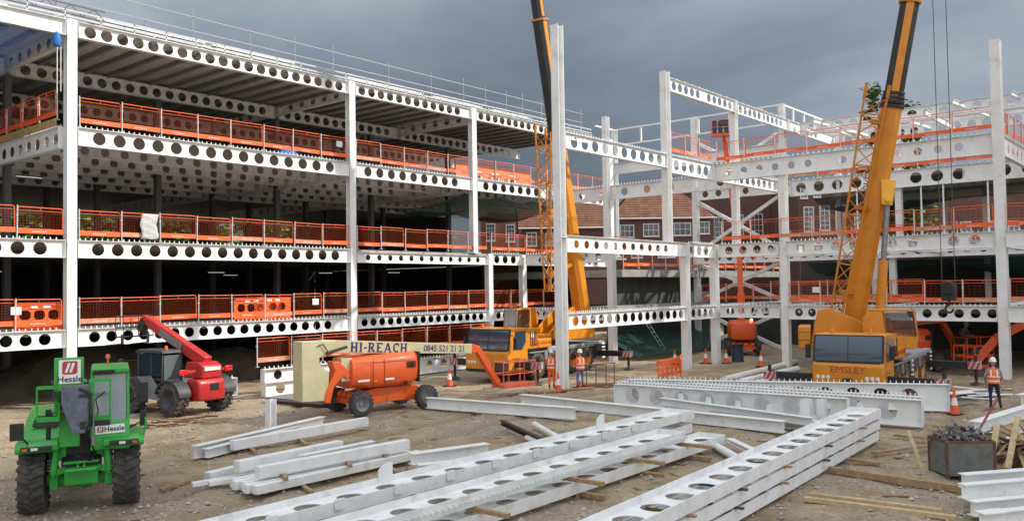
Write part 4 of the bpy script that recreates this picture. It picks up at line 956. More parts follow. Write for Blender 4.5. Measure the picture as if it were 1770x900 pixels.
    for s in (-1, 1):
        b = MB()
        for a, e, wi, hi_ in ((L1_+.3, L1_+(L2_-L1_)*.55-.05, .72, .82), (L1_+(L2_-L1_)*.56, L2_, .6, .66)):
            c0 = B0+d*a+yax*s*(wi/2+.004)-up*.02; c1 = B0+d*e+yax*s*(wi/2+.002)-up*.02; b.bar(c0, c1, .012, hi_*.40, up=up)
        p('boom_side_stripe', b, yel, 0)
    b = MB(); k = L1_+(L2_-L1_)*.54; b.loft([ring(k, .86, .94), ring(k+.12, .86, .94)]); p('section_collar', b, yeld, .01)
    b = MB(); c = B0+d*L2_; b.loft([ring(L2_-.2, .7, .9), ring(L2_+.9, .5, .9)]); p('boom_head', b, yel, .02)
    # luffing ram
    R0, R1 = (W2L @ V(v) for v in ram); mid = R0+(R1-R0)*.52
    b = MB(); b.tube(R0, mid, .21, 16); p('ram_cylinder', b, yel, 0); b = MB(); b.tube(mid, R1, .13, 14); p('ram_rod', b, steel, 0)
    b = MB(); e = (R1-R0).normalized(); b.bar(R1-e*.25, R1+e*.9, .36, .5, w2=.62, h2=.2); b.tube(R1+yax*-.65, R1+yax*.65, .12, 12); p('ram_bracket', b, mat('crane_yellow_bright', (.88, .44, .02), .4, coat=.2), .02)
    # lattice jib stowed beside the boom
    J0, J1, jo, w0, w1 = jib; J0 = W2L @ V(J0); J1 = W2L @ V(J1); jd = (J1-J0).normalized(); ja = (yax-jd*yax.dot(jd)).normalized(); jb = jd.cross(ja); b = MB(); n = 13; Lj = (J1-J0).length
    def jc(i, a, e): w_ = w0+(w1-w0)*i/n; return J0+jd*Lj*i/n+ja*a*w_/2+jb*e*w_/2
    cs = ((-1, -1), (1, -1), (1, 1), (-1, 1))
    for a, e in cs: b.tube(jc(0, a, e), jc(n, a, e), .048, 6)
    for i in range(n):
        for k in range(4):
            A, B_ = cs[k], cs[(k+1) % 4]; 
            if i % 2: A, B_ = B_, A
            b.tube(jc(i, *A), jc(i+1, *B_), .026, 5); 
            if i % 3 == 0: b.tube(jc(i, *A), jc(i, *B_), .026, 5)
    p('lattice_jib', b, yeld, 0)
    for f_ in (.1, .5, .9): c = J0+jd*Lj*f_; p('jib_bracket', MB().bar(c, B0+d*((c-B0).dot(d)), .16, .2), yeld, .01)
    for a, e, k in ((-1, -1, .8), (1, 1, .6), (1, -1, .5)): p('jib_lug', MB().bar(jc(n, a, e), jc(n, a, e)+jd*k, .12), yeld, .01)
    return t, B0, B1, B2, d, yax, up, W2L
cr1 = crane('yellow mobile crane with its nose towards the cream boom, leaning a black boom up past the lone column', (32.75, 29.45), 184,
    (41.12, 29.45, 3.6), (38.75, 29.45, 13.0), (36.4, 29.45, 25.4), ((39.6, 29.45, 2.5), (39.15, 29.45, 8.8)), ((37.05, 28.6, 4.6), (37.25, 28.7, 13.2), 1, .4, 1.0), 0, -1, spans=(2.7, 3.2))
cr1[0]['label'] = 'yellow mobile crane half hidden behind the lone column, beside the cream boom'
R_ = crane('yellow mobile crane with EMSLEY across its nose, facing the viewer', (34.9, 12.0), 184,
    (41.41, 13.83, 3.18), (41.30, 12.09, 12.89), (41.37, 10.18, 21.42), ((41.03, 12.60, 2.84), (41.08, 12.10, 8.59)), ((40.06, 14.19, 3.44), (40.24, 12.25, 13.10), 1, .5, .95), 106, -1, 'EMSLEY', spans=(3.4, 3.3))
t, B0, B1, B2, d, yax, up, W2L = R_
text('lettering', 'EMSLEY', .55, mat('purple_lettering', (.12, .03, .16), .5), t, frame(B0+d*6.2-yax*0+(W2L.to_3x3() @ V((-.55, .45, 0))).normalized()*.5, d, (W2L.to_3x3() @ V((-.64, .76, 0)))), .003, 0)
# load line and hook block: hang from the boom tip
hk = thing('hook_block', 'black hook block hanging from the right-hand crane on two long lines', 'crane hook', (42.09, 9.88, 0))
b = MB(); b.bb((-.16, -.28, 3.95), (.16, .28, 4.75)); b.lathe([(.001, -.2), (.3, -.2), (.32, -.1), (.32, .1), (.3, .2), (.001, .2)], (0, 0, 4.5), (1, 0, 0), 16); part('block', b, black, hk, bev=.03)
b = MB(); b.tube((0, 0, 3.95), (0, 0, 3.75), .06); b.path([(0, .16*sin(rad(a)), 3.58+.17*cos(rad(a))) for a in range(0, 271, 27)], .05, 8); part('hook', b, black, hk)
b = MB(); b.tube((0, -.27, 4.6), (.0, -.24, 23.2), .018, 5); b.tube((0, .27, 4.6), (.0, .30, 23.2), .018, 5); part('line', b, dgrey, hk)
# ---------------------------------------------------------------- foreground steel: stacks lying on timber
def lie(name, label, L, d, x, y, z, rz, group, roll=90, cat='steel beam', holes=True, **k):
    # a cellular beam on its side: web flat, flanges upright
    k.setdefault('m', white2); o = obj(name, cell(L, d, **k), None); tag(o, label, cat, group)
    o.matrix_world = MX.Translation((x, y, z)) @ MX.Rotation(rad(rz), 4, 'Z') @ MX.Rotation(rad(roll), 4, 'X'); return o
G1 = 'cellular beams stacked across the foreground'
def batten(x, y, z, L, rz, lab, w_=.1, h_=.08, m=woodm, name='timber_batten', group=None, tilt=0):
    b = MB(); b.box((0, 0, 0), (L, w_, h_))
    o = obj(name, b.mesh(name, m, False), None, (x, y, z), (0, rad(tilt), rad(rz))); bevel(o, .006, 1); tag(o, lab, 'timber', group); return o
bw_ = .26
def vplates(L, y, zs, xs):   # small end plates standing on the web
    b = MB()
    for x in xs: b.bb((x, y-.008, zs), (x+.22, y+.008, zs+.20))
    return b
# left stack: two beams above, two below
y0s = 13.25
lie('cellular_beam', 'upper far beam of the long left foreground stack, with small plates on its web', 18, .92, 7.2, 13.32, .62, .9, G1, 90, dia=.60, pitch=1.05, x0=.9, b=bw_, studs=False)
lie('cellular_beam', 'upper near beam of the long left foreground stack, with a row of studs on its edge', 17.2, .86, 4.2, 11.56, .62, .9, G1, 90, dia=.56, pitch=1.0, x0=.9, b=bw_, studs=True, sp=.16)
lie('cellular_beam', 'lower near beam of the left foreground stack, sticking out beyond the one above', 18.2, .86, 5.4, 11.44, .24, .9, G1, 90, dia=.56, pitch=1.0, x0=.6, b=bw_, studs=False)
lie('cellular_beam', 'lower far beam of the left foreground stack, mostly hidden under the plated beam', 17.2, .92, 7.6, 13.2, .24, .9, G1, 90, dia=.60, pitch=1.05, x0=.9, b=bw_, studs=False)
fp = thing('plate_fins', 'row of small white plates along the far beam of the left foreground stack', 'plates')
for i in range(9):
    b = MB(); x = 9.0+i*1.55; b.box((0, 0, 0), (.22, .05, .2)); o = part('plate', b, white2, fp, bev=0); o.location = (x, 13.275+.0157*(x-7.2), .70)
for i, x in enumerate((12.55, 21.0)):
    b = MB(); b.prism([(-.2, 0), (.2, 0), (.2, .42), (.0, .42), (-.2, .3)], -.01, .01); o = part('plate', b, white, fp); o.location = (x, 14.2+.0157*(x-7.2), .62)
for i, x in enumerate((9.4, 12.6, 15.9, 18.6, 21.2)):
    batten(x, 12.1+.015*(x-8), .43, 2.7, 91, '%s timber batten from the viewer between the layers of the left stack' % ORD[i], .1, .09, group='battens between the layers of the left stack')
    batten(x+.3, 12.4+.015*(x-8), .05, 2.9, 91, '%s timber batten from the viewer lying under the left stack' % ORD[i], .12, .1, group='battens under the left stack')
# right stack: three high
for i, z in enumerate((.20, .53, .86)):
    lie('cellular_beam', ('bottom', 'middle', 'top')[i]+' beam of the right foreground stack of three', 17.4, .86, 9.6+.08*i, 7.42-.02*i, z, 3.2, G1, 90, dia=.58, pitch=.98, x0=.7, b=bw_, studs=False)
for i, x in enumerate((13.6, 16.0, 18.6, 21.6, 24.8)):
    for k, z in enumerate((.365, .695)): batten(x+.2*k, 7.88+.056*(x-9.6), z, 1.25, 94, '%s batten from the viewer in the %s gap of the right stack' % (ORD[i], ('lower', 'upper')[k]), .09, .045, dgrey if i % 2 else woodm, group='battens in the right stack')
# upright cellular beams with shear studs behind
G2 = 'upright studded beams standing behind the stacks'
for i, (x, y, L, lab) in enumerate(((28.95, 19.1, 9.0, 'nearest of the upright studded beams, its pale side turned to the viewer'), (29.75, 19.3, 11.3, 'second upright studded beam, just behind the nearest one'), (30.55, 19.2, 11.0, 'third upright studded beam, deepest in the close-set row'))):
    o = obj('cellular_beam', cell(L, .88, dia=.62, pitch=1.05, x0=.75, b=.32, sp=.15), None, (x, y, .93), (0, 0, rad(-87))); tag(o, lab, 'steel beam', G2)
o = obj('cellular_beam', cell(11.9, .98, dia=.62, pitch=.98, x0=.75, b=.3, sp=.2), None, (29.9, 19.15, 1.02), (0, 0, rad(-66.5))); tag(o, 'studded beam standing just in front of the EMSLEY crane, cone seen through a hole', 'steel beam', G2)
# plain sections
def section(lab, p, q, d_=.3, b_=.26, m=white, name='steel_section', grp=None, rollside=None, tube=False, r=.1, plates=()):
    b = MB(); p = V(p); q = V(q)
    if tube: b.tube(p, q, r, 16)
    else: b.isec(p, q, d_, b_, .022, .014, side=rollside)
    e = (q-p).normalized()
    for f_ in plates:
        c = p+(q-p)*f_; b.box(c+V((0, 0, d_*.5+.12)), (.02, .2, .24))
    c = (p+q)/2; b.v = [tuple(V(v)-c) for v in b.v]
    o = obj(name, b.mesh(name, m), None, c); tag(o, lab, 'steel section', grp); return o
G3 = 'plain steel sections lying on the ground'
section('grey I-section lying alone between the boom lift and the left stack', (24.2, 25.0, .26), (25.3, 18.45, .24), .42, .3, grp=G3)
section('long I-section on the ground running behind the left stack to the right', (27.6, 22.9, .2), (26.9, 11.3, .2), .38, .32, grp=G3)
section('I-section with standing plates leaning against the upright beams', (28.75, 16.9, .42), (27.45, 10.6, .36), .26, .26, grp=G3, plates=(.15, .35, .55, .75))
section('second flat section beside the plated one, under the upright beams', (28.3, 14.6, .18), (27.6, 9.8, .2), .3, .3, grp=G3)
section('short bright upright stub standing near the end of the plated section', (28.0, 11.0, .2), (28.02, 11.0, 1.0), .24, .3, grp=G3)
section('second short upright stub, right of the first', (28.3, 10.6, .2), (28.31, 10.6, .98), .22, .26, grp=G3)
section('white tube lying under the far edge of the left stack', (23.1, 18.6, .12), (20.6, 15.2, .12), tube=True, r=.1, grp=G3)
section('rusty white tube half covered by the black bar', (21.0, 17.2, .1), (19.9, 15.4, .1), tube=True, r=.09, grp=G3, m=white2)
section('black bar lying across the white tube', (22.3, 19.4, .22), (20.3, 16.0, .2), .16, .14, m=black, grp=G3)
section('white tube lying between the two stacks', (23.6, 12.3, .1), (21.2, 9.9, .1), tube=True, r=.11, grp=G3)
section('pale channel resting on the tube between the stacks', (23.4, 11.5, .26), (21.9, 9.9, .26), .12, .2, grp=G3)
section('long white pipe lying in front of the corner columns', (39.5, 19.6, .12), (50.6, 20.4, .12), tube=True, r=.15, grp=G3)
section('second white pipe, nearer the EMSLEY crane', (38.9, 18.5, .12), (46.5, 18.7, .12), tube=True, r=.15, grp=G3)
section('third white pipe, closest to the EMSLEY crane nose', (38.4, 17.6, .12), (43.5, 17.4, .12), tube=True, r=.14, grp=G3)
# left pile
G4 = 'white steel lengths in the loose pile in front of the boom lift'
def pile(lab, p, q, d_=.22, b_=.2, box_=False):
    b = MB(); p = V(p); q = V(q)
    if box_: b.bar(p, q, b_, d_)
    else: b.isec(p, q, d_, b_, .018, .014)
    c = (p+q)/2; b.v = [tuple(V(v)-c) for v in b.v]; o = obj('steel_section', b.mesh('steel_section', white), None, c)
    if box_: bevel(o, .012, 2)
    tag(o, lab, 'steel section', G4)
pile('rear I-section of the loose pile, lying along the bare dirt', (13.1, 23.2, .2), (18.9, 24.8, .2), .36, .26)
pile('I-section just in front of the rear one in the loose pile', (13.3, 22.95, .16), (17.5, 24.3, .16), .26, .26)
pile('long box section with its far end pointing at the boom lift wheels', (14.2, 23.0, .25), (19.7, 23.4, .22), .3, .24, True)
pile('short upright post standing behind the loose pile', (17.5, 25.9, .0), (17.55, 25.95, 1.05), .26, .3)
pile('topmost box section of the loose pile, nearest the viewer', (11.75, 17.95, .52), (16.4, 17.75, .52), .26, .24, True)
pile('upper box section of the loose pile, farther from the viewer', (11.85, 19.0, .50), (15.3, 19.3, .48), .28, .26, True)
pile('upper I-section between the two topmost box sections', (13.4, 18.5, .48), (15.9, 18.6, .48), .24, .24)
pile('thin tube section sticking out farthest left from the loose pile', (10.95, 19.5, .16), (16.3, 18.4, .2), .12, .13, True)
pile('twin thin section beside the farthest left one', (11.25, 19.25, .16), (16.3, 18.15, .2), .12, .12, True)
for i in range(5): pile('%s box section from the near side in the bottom layer of the loose pile' % ORD[i], (11.45+.02*i-.1*(i % 2), 17.6+.27*i, .2), (16.75-.15*(i % 3), 17.65+.27*i, .2), .21, .2, True)
pile('lone section at the left in the bottom layer, apart from the boxes', (11.5, 19.75, .2), (14.5, 20.2, .2), .26, .26, True)
section('grey I-section in front of the left stack, propped on another', (15.6, 16.75, .35), (17.9, 16.1, .35), .3, .3, grp=G3)
section('lower I-section under the propped grey one', (15.5, 16.4, .14), (16.9, 15.7, .14), .26, .3, grp=G3)
for i, (x, y, z, L, rz) in enumerate(((12.6, 18.2, .36, 1.9, 62), (14.6, 18.2, .36, 2.1, 58), (15.9, 18.3, .36, 1.6, 60), (12.9, 17.9, .05, 2.2, 70), (15.6, 17.9, .05, 2.3, 72), (16.6, 22.9, .06, 1.8, 65), (14.9, 23.2, .06, 1.6, 70), (10.9, 20.2, .06, 1.0, 20))):
    batten(x, y, z, L, rz, '%s timber batten of the loose pile, %s' % (ORD[i], 'between its layers' if z > .3 else 'on the dirt'), .1, .08, group='battens in the loose steel pile')
# loose timbers at the lower right
G5 = 'timbers lying on the dirt at the lower right'
batten(21.7, 6.4, .09, 3.3, 84, 'thick brown plank lying below the steel bin', .14, .16, group=G5)
batten(18.85, 5.95, .06, 3.0, 95, 'nearest pale plank at the bottom edge of the picture', .14, .10, wood2, group=G5)
batten(19.1, 6.1, .10, 2.7, 95, 'second pale plank lying against the nearest one', .12, .10, wood2, group=G5)
batten(26.0, 7.3, .08, 2.8, -24, 'brown plank slanting towards the right stack', .12, .07, group=G5)
batten(30.6, 6.4, .07, 2.8, 91, 'plank on the dirt before the man at the right', .16, .06, group=G5)
batten(28.2, 6.5, .06, 3.6, 92, 'plank nearer the steel bin, parallel to the one before the man', .14, .06, group=G5)
batten(24.0, 6.55, .4, 1.2, 40, 'pale short board leaning on the left side of the steel bin', .1, .05, wood2, group=G5, tilt=-48)
batten(23.6, 8.0, .05, 1.4, 80, 'short brown timber by the right stack end', .1, .08, group=G5)
batten(30.0, 20.4, .05, 1.2, 30, 'short board lying left of the upright beams', .15, .05, group=G5)
batten(31.0, 24.3, .05, 1.6, -30, 'timber sole board under the cone by the lone column', .25, .07, group=G5)
batten(32.7, 23.7, .05, 1.8, -25, 'timber sole board beside the lone column foot', .25, .07, group=G5)
# right edge steel
G6 = 'short white steel offcuts at the right edge'
section('long white I-section sloping in from the right edge behind the bin', (29.4, 6.3, .32), (36.5, 5.2, .38), .34, .34, grp=G6)
section('second white I-section lower beside the sloping one', (28.6, 5.6, .18), (35, 4.3, .2), .3, .3, grp=G6)
section('stubby white section ending by the feet of the man at the right', (36.3, 6.2, .35), (41, 5.0, .4), .5, .4, grp=G6)
for i, (a, c) in enumerate((((19.7, 4.5, .45), (21.5, 3.2, .45)), ((19.3, 4.25, .22), (21.2, 2.9, .22)), ((20.4, 4.65, .52), (22.2, 3.3, .52)), ((18.9, 3.9, .14), (20.3, 2.9, .14)))):
    section(('upper', 'lower', 'rear', 'front')[i]+' white offcut in the heap at the bottom right corner', a, c, .3, .22, grp=G6)
section('boxy white bracket lying before the corner heap', (18.6, 3.95, .18), (19.0, 3.6, .2), .3, .3, grp=G6)
# ---------------------------------------------------------------- people
def person(label, loc, rz, pose, top, legs, hat, vest=True, h=1.0, shorts=False):
    # joints in local metres: x forward, y left, z up
    J = {'pel': (0, 0, .95, .135), 'belly': (.01, 0, 1.10, .135), 'chest': (0, 0, 1.33, .15), 'neck': (.01, 0, 1.50, .06), 'nk2': (.02, 0, 1.56, .055)}
    for s, n in ((1, 'l'), (-1, 'r')):
        J.update({'hip'+n: (0, s*.10, .90, .10), 'knee'+n: (.03, s*.11, .50, .062), 'ank'+n: (-.02, s*.11, .10, .045), 'toe'+n: (.14, s*.125, .05, .042),
                  'sho'+n: (0, s*.19, 1.43, .062), 'elb'+n: (-.03, s*.25, 1.15, .045), 'wri'+n: (.06, s*.25, .92, .032)})
    for k, v in pose.items(): J[k] = (*v, J[k][3])
    E_ = [('pel', 'belly'), ('belly', 'chest'), ('chest', 'neck'), ('neck', 'nk2')]
    for n in 'lr': E_ += [('pel', 'hip'+n), ('hip'+n, 'knee'+n), ('knee'+n, 'ank'+n), ('ank'+n, 'toe'+n), ('chest', 'sho'+n), ('sho'+n, 'elb'+n), ('elb'+n, 'wri'+n)]
    ks = list(J); me = bpy.data.meshes.new('body'); me.from_pydata([J[k][:3] for k in ks], [(ks.index(a), ks.index(b)) for a, b in E_], [])
    o = bpy.data.objects.new('tmp', me); COL.objects.link(o); md = o.modifiers.new('s', 'SKIN'); 
    for i, k in enumerate(ks):
        sv = me.skin_vertices[0].data[i]; r = J[k][3]; sv.radius = (r, r); sv.use_root = (k == 'pel')
    sb = o.modifiers.new('u', 'SUBSURF'); sb.levels = 2; sb.render_levels = 2
    body = bpy.data.meshes.new_from_object(o.evaluated_get(bpy.context.evaluated_depsgraph_get())); bpy.data.objects.remove(o)
    t = thing('person', label, 'person', loc, rz); t.scale = (h, h, h)
    b = MB(); b.v = [tuple(v.co) for v in body.vertices]; b.f = [tuple(p.vertices) for p in body.polygons]; nb = len(b.f)
    # head and hands as part of the same body mesh
    hd = V(J['nk2'][:3])+V((.02, 0, .12)); rings = []
    for z, rx, ry, ox in ((-.115, .03, .03, .02), (-.10, .062, .05, .02), (-.05, .088, .066, .005), (0, .098, .074, 0), (.05, .098, .074, -.005), (.09, .075, .06, -.005), (.115, .03, .025, -.005)):
        rings.append([hd+V((ox+rx*cos(2*pi*a/14), ry*sin(2*pi*a/14), z)) for a in range(14)])
    b.loft(rings); b.box(hd+V((.10, 0, -.02)), (.04, .026, .045)); 
    for s in (-1, 1): b.box(hd+V((-.005, s*.076, -.015)), (.04, .016, .06))
    for n in 'lr':
        w_ = V(J['wri'+n][:3]); dd = (w_-V(J['elb'+n][:3])).normalized(); sd = dd.cross(V((0, 0, 1))); sd = sd.normalized() if sd.length > .1 else V((0, 1, 0)); nn = sd.cross(dd)
        b.bar(w_-dd*.01, w_+dd*.10, .045, .03, up=nn, w2=.078, h2=.028)
        for i, Lf in enumerate((.062, .075, .07, .052)):
            o_ = w_+dd*.095+sd*(-.028+i*.019); k1 = o_+dd*Lf*.55+nn*-.012; k2 = k1+dd*Lf*.35+nn*-.03
            b.tube(o_, k1, .0095, 6); b.tube(k1, k2, .0085, 6)
        o_ = w_+dd*.03+sd*-.035; b.tube(o_, o_+dd*.035-sd*.03, .011, 6); b.tube(o_+dd*.035-sd*.03, o_+dd*.07-sd*.03, .0095, 6)
    m_ = b.mesh('body', top); 
    for q in (legs, boot, skin): m_.materials.append(q)
    for i, p in enumerate(m_.polygons):
        c = p.center
        lim = min(J['hipl'][2], J['hipr'][2])+.06
        arm = abs(c.y) > .17 and c.z > lim-.3
        dl = min((c-V(J[k][:3])).length for k in ('kneel', 'kneer', 'hipl', 'hipr', 'ankl', 'ankr')); da = min((c-V(J[k][:3])).length for k in ('shol', 'shor', 'elbl', 'elbr', 'chest', 'belly', 'wril', 'wrir'))
        if i >= nb: p.material_index = 3
        elif min((c-V(J[k][:3])).length for k in ('toel', 'toer', 'ankl', 'ankr')) < .11: p.material_index = 2
        elif dl < da: p.material_index = 1
        elif (c-V(J['nk2'][:3])).length < .09: p.material_index = 3
    obj('body', m_, t)
    if vest:
        b = MB(); ch = V(J['chest'][:3]); pe = V(J['pel'][:3]); rr = []
        for f_, rx, ry in ((-.06, .165, .205), (.12, .17, .205), (.45, .17, .205), (.8, .178, .222), (1.05, .165, .225), (1.2, .13, .17), (1.27, .09, .11)):
            c = pe+(ch-pe)*f_; rr.append([c+V((rx*cos(2*pi*a/18), ry*sin(2*pi*a/18), 0)) for a in range(18)])
        b.loft(rr); v = part('hi_vis_vest', b, hiv, t)
        b = MB()
        for f0, rx, ry in ((.12, .175, .21), (.55, .178, .213)):
            c0 = pe+(ch-pe)*f0; c1 = pe+(ch-pe)*(f0+.13); b.loft([[c+V((rx*cos(2*pi*a/18), ry*sin(2*pi*a/18), 0)) for a in range(18)] for c in (c0, c1)], cap=False)
        for s in (-1, 1):
            for xx in (.165, -.18): b.bar(pe+(ch-pe)*.6+V((xx*1.06, s*.1, 0)), ch+V((xx*.82, s*.1, .1)), .045, .012, up=(1, 0, 0))
        part('reflective_bands', b, refl, v)
    b = MB(); c = hd+V((-.005, 0, .035)); b.lathe([(.155, .0), (.158, .012), (.128, .02), (.125, .07), (.10, .13), (.05, .16), (.001, .168)], c, (0, 0, 1), 18); b.v = [(v[0], c.y+(v[1]-c.y)*.86, v[2]) for v in b.v]
    b.prism([(c.x+.10, c.y-.1), (c.x+.20, c.y-.06), (c.x+.20, c.y+.06), (c.x+.10, c.y+.1)], c.z, c.z+.012, 'z'); part('safety_helmet', b, hat, t)
    return t
stand = {}
person('man in orange hi-vis vest and jeans, standing right of the lone column', (33.15, 23.85, 0), rad(62), {'elbr': (.12, -.27, 1.18), 'wrir': (.32, -.2, 1.15), 'elbl': (.1, .26, 1.17), 'wril': (.3, .2, 1.12), 'kneel': (.05, .13, .5), 'ankl': (.0, .15, .1), 'toel': (.15, .17, .05)}, hiv, denim, hatw)
person('man in orange hi-vis clothes, mostly hidden left of the lone column', (32.35, 24.95, 0), rad(30), {'wril': (.25, .2, 1.1), 'elbl': (.06, .27, 1.18)}, hiv, hiv, hatw)
person('man in orange vest and navy trousers at the right, back to the viewer', (36.4, 7.1, 0), rad(20), {'hipr': (0, -.10, .90), 'kneer': (.06, -.16, .5), 'ankr': (-.02, -.2, .1), 'toer': (.12, -.24, .05), 'elbl': (-.02, .28, 1.15), 'wril': (.12, .24, .95), 'elbr': (-.02, -.28, 1.15), 'wrir': (.15, -.22, .98)}, greyc, navy, hatw, h=1.03)
person('man with a green helmet bending in the basket of the orange lift', (52.4, 11.8, .82), rad(250), {'belly': (.06, 0, 1.08), 'chest': (.2, 0, 1.27), 'neck': (.31, 0, 1.40), 'nk2': (.35, 0, 1.45), 'shol': (.24, .19, 1.35), 'shor': (.24, -.19, 1.35), 'elbl': (.36, .25, 1.1), 'wril': (.56, .2, 1.05), 'elbr': (.36, -.25, 1.1), 'wrir': (.56, -.2, 1.05)}, mat('blue_grey_jacket', (.10, .12, .19), .8), navy, hatg, vest=False)
sit = {'kneel': (.42, .14, .95), 'kneer': (.42, -.14, .95), 'ankl': (.45, .14, .52), 'ankr': (.45, -.14, .52), 'toel': (.6, .15, .5), 'toer': (.6, -.15, .5), 'elbl': (.15, .25, 1.15), 'wril': (.38, .2, 1.15), 'elbr': (.15, -.25, 1.15), 'wrir': (.38, -.2, 1.15)}
op = person('crane operator in orange seated in the glass cab of the EMSLEY crane', (0, 0, 0), 0, sit, hiv, navy, hatw, vest=True)
_M = MX.Translation((34.9, 12.0, 0)) @ MX.Rotation(rad(184), 4, 'Z') @ MX.Translation((-5.4, 0, 1.62)) @ MX.Rotation(rad(106), 4, 'Z') @ MX.Translation((.25, -1.42, .02))
op.matrix_world = _M; op.scale = (.95, .95, .95)
# ---------------------------------------------------------------- background: brick buildings, trees
def brick_mat(name, c1, c2, mo):
    M = bpy.data.materials.new(name); M.use_nodes = True; t = M.node_tree; n = t.nodes; p = n['Principled BSDF']; p.inputs['Roughness'].default_value = .85
    c = n.new('ShaderNodeTexCoord'); s = n.new('ShaderNodeSeparateXYZ'); t.links.new(c.outputs['Object'], s.inputs[0])
    a = n.new('ShaderNodeMath'); t.links.new(s.outputs[0], a.inputs[0]); t.links.new(s.outputs[1], a.inputs[1])
    k = n.new('ShaderNodeCombineXYZ'); t.links.new(a.outputs[0], k.inputs[0]); t.links.new(s.outputs[2], k.inputs[1])
    b = n.new('ShaderNodeTexBrick'); t.links.new(k.outputs[0], b.inputs['Vector']); b.inputs['Scale'].default_value = 1
    b.inputs['Brick Width'].default_value = .23; b.inputs['Row Height'].default_value = .075; b.inputs['Mortar Size'].default_value = .008
    b.inputs['Color1'].default_value = (*c1, 1); b.inputs['Color2'].default_value = (*c2, 1); b.inputs['Mortar'].default_value = (*mo, 1)
    x = n.new('ShaderNodeTexNoise'); t.links.new(c.outputs['Object'], x.inputs['Vector']); x.inputs['Scale'].default_value = .6; x.inputs['Detail'].default_value = 5
    m_ = n.new('ShaderNodeMix'); m_.data_type = 'RGBA'; m_.blend_type = 'MULTIPLY'; m_.inputs[0].default_value = .7
    r = n.new('ShaderNodeValToRGB'); t.links.new(x.outputs[0], r.inputs[0]); r.color_ramp.elements[0].color = (.6, .58, .56, 1); r.color_ramp.elements[1].color = (1.15, 1.1, 1.05, 1)
    t.links.new(b.outputs[0], m_.inputs[6]); t.links.new(r.outputs[0], m_.inputs[7]); t.links.new(m_.outputs[2], p.inputs['Base Color']); return M
brick = brick_mat('red_brick', (.30, .105, .06), (.24, .085, .05), (.28, .22, .18))
brick2 = brick_mat('dark_red_brick', (.13, .05, .038), (.10, .04, .032), (.11, .09, .08))
tile = mat('clay_roof_tile', (.23, .098, .055), .8, var=.5, vs=1.2, bump=.3, bs=12)
pane = mat('house_window_glass', (.045, .055, .065), .08, spec=.9)
wf = mat('window_frame_white', (.60, .60, .58), .5)
def house(label, x, y, rz, w_, dp, h, roof, wins, bm=brick, hip=0, name='brick_house', ridge_x=True):
    # local x to the right along the front, front face at y = 0 facing -y
    t = thing(name, label, 'building', (x, y, 0), rz)
    part('wall', MB().bb((0, 0, 0), (w_, dp, h)), bm, t, smooth=False)
    if roof:
        b = MB(); o = .35; n = 26
        if ridge_x:
            pf = [(-o, h), (dp/2, h+roof), (dp+o, h)]
            rows = 16
            for side in (0, 1):
                for i in range(rows):
                    f0, f1 = i/rows, (i+1)/rows; ya, yb = -o+(dp/2+o)*f0, -o+(dp/2+o)*f1; za, zb = h-.1+(roof+.1)*f0, h-.1+(roof+.1)*f1
                    if side: ya, yb = dp-ya, dp-yb
                    x0 = -o+hip*f0; x1 = w_+o-hip*f0
                    b.add([(x0, ya, za+.08), (x1, ya, za+.08), (x1-hip/rows, yb, zb), (x0+hip/rows, yb, zb)], [(0, 1, 2, 3) if not side else (3, 2, 1, 0)])
                    b.add([(x0, ya, za), (x1, ya, za), (x1, ya, za+.08), (x0, ya, za+.08)], [(0, 1, 2, 3)])
            part('roof', b, tile, t, smooth=False)
            if not hip:
                g_ = MB()
                for xx in (0, w_-.02): g_.prism([(0, h), (dp, h), (dp/2, h+roof-.1)], xx, xx+.02, 'x')
                part('gable', g_, bm, t, smooth=False)
            part('gutter', MB().tube((-o, -o, h-.05), (w_+o, -o, h-.05), .08, 6), wf, t)
    for (wx, wz, ww, wh, nx, ny) in wins:
        b = MB()
        for xx in (wx, wx+ww): b.bb((xx-.05, -.06, wz), (xx+.05, .02, wz+wh))
        for z_ in (wz, wz+wh): b.bb((wx-.05, -.065, z_-.05), (wx+ww+.05, .02, z_+.05))
        for i in range(1, nx): b.bb((wx+ww*i/nx-.025, -.05, wz), (wx+ww*i/nx+.025, .02, wz+wh))
        for i in range(1, ny): b.bb((wx, -.052, wz+wh*i/ny-.025), (wx+ww, .02, wz+wh*i/ny+.025))
        b.bb((wx-.1, -.1, wz-.12), (wx+ww+.1, .02, wz-.05))
        f_ = part('window', b, wf, t, smooth=False); part('pane', MB().bb((wx, -.02, wz), (wx+ww, -.004, wz+wh)), pane, f_, smooth=False)
    return t
RZ = AZ-pi/2     # facing the viewer
def bgp(px_, D):  # ground point straight below a bearing, D metres ahead
    k = (px_-885)/1482; q = fwd*D+rgt*D*k; return q.x, q.y
x, y = bgp(833, 78); house('sunlit brick gable wall with two tall white sash windows, seen under the green netting', x, y, RZ+.05, 3.2, 9, 12.6, 0, [(.45, 9.15, .75, 1.5, 3, 4), (2.25, 9.05, .75, 1.5, 3, 4)])
x, y = bgp(902, 92); house('brick house with a steep clay tile roof, beside the lone column', x, y, RZ+.03, 9.6, 8, 11.2, 4.2, [(.6, 9.3, 1.0, 1.4, 2, 3), (4.7, 9.2, 1.4, 1.3, 3, 2), (2.6, 9.3, .8, 1.3, 2, 3)], brick2)
x, y = bgp(1058, 96); house('long brick house with a hipped clay roof and white casement windows', x, y, RZ+.02, 11.5, 10, 12.4, 4.6, [(1.0, 10.3, 1.5, 1.35, 3, 2), (3.6, 10.4, 1.7, 1.35, 3, 2), (5.9, 10.45, 3.0, 1.35, 5, 2), (9.4, 10.6, 1.6, 1.3, 3, 2), (2.2, 8.0, 1.2, .9, 2, 1), (5.2, 8.0, 1.9, 1.0, 3, 1), (8.6, 8.2, 1.3, 1.0, 3, 1)], brick2, hip=4.5)
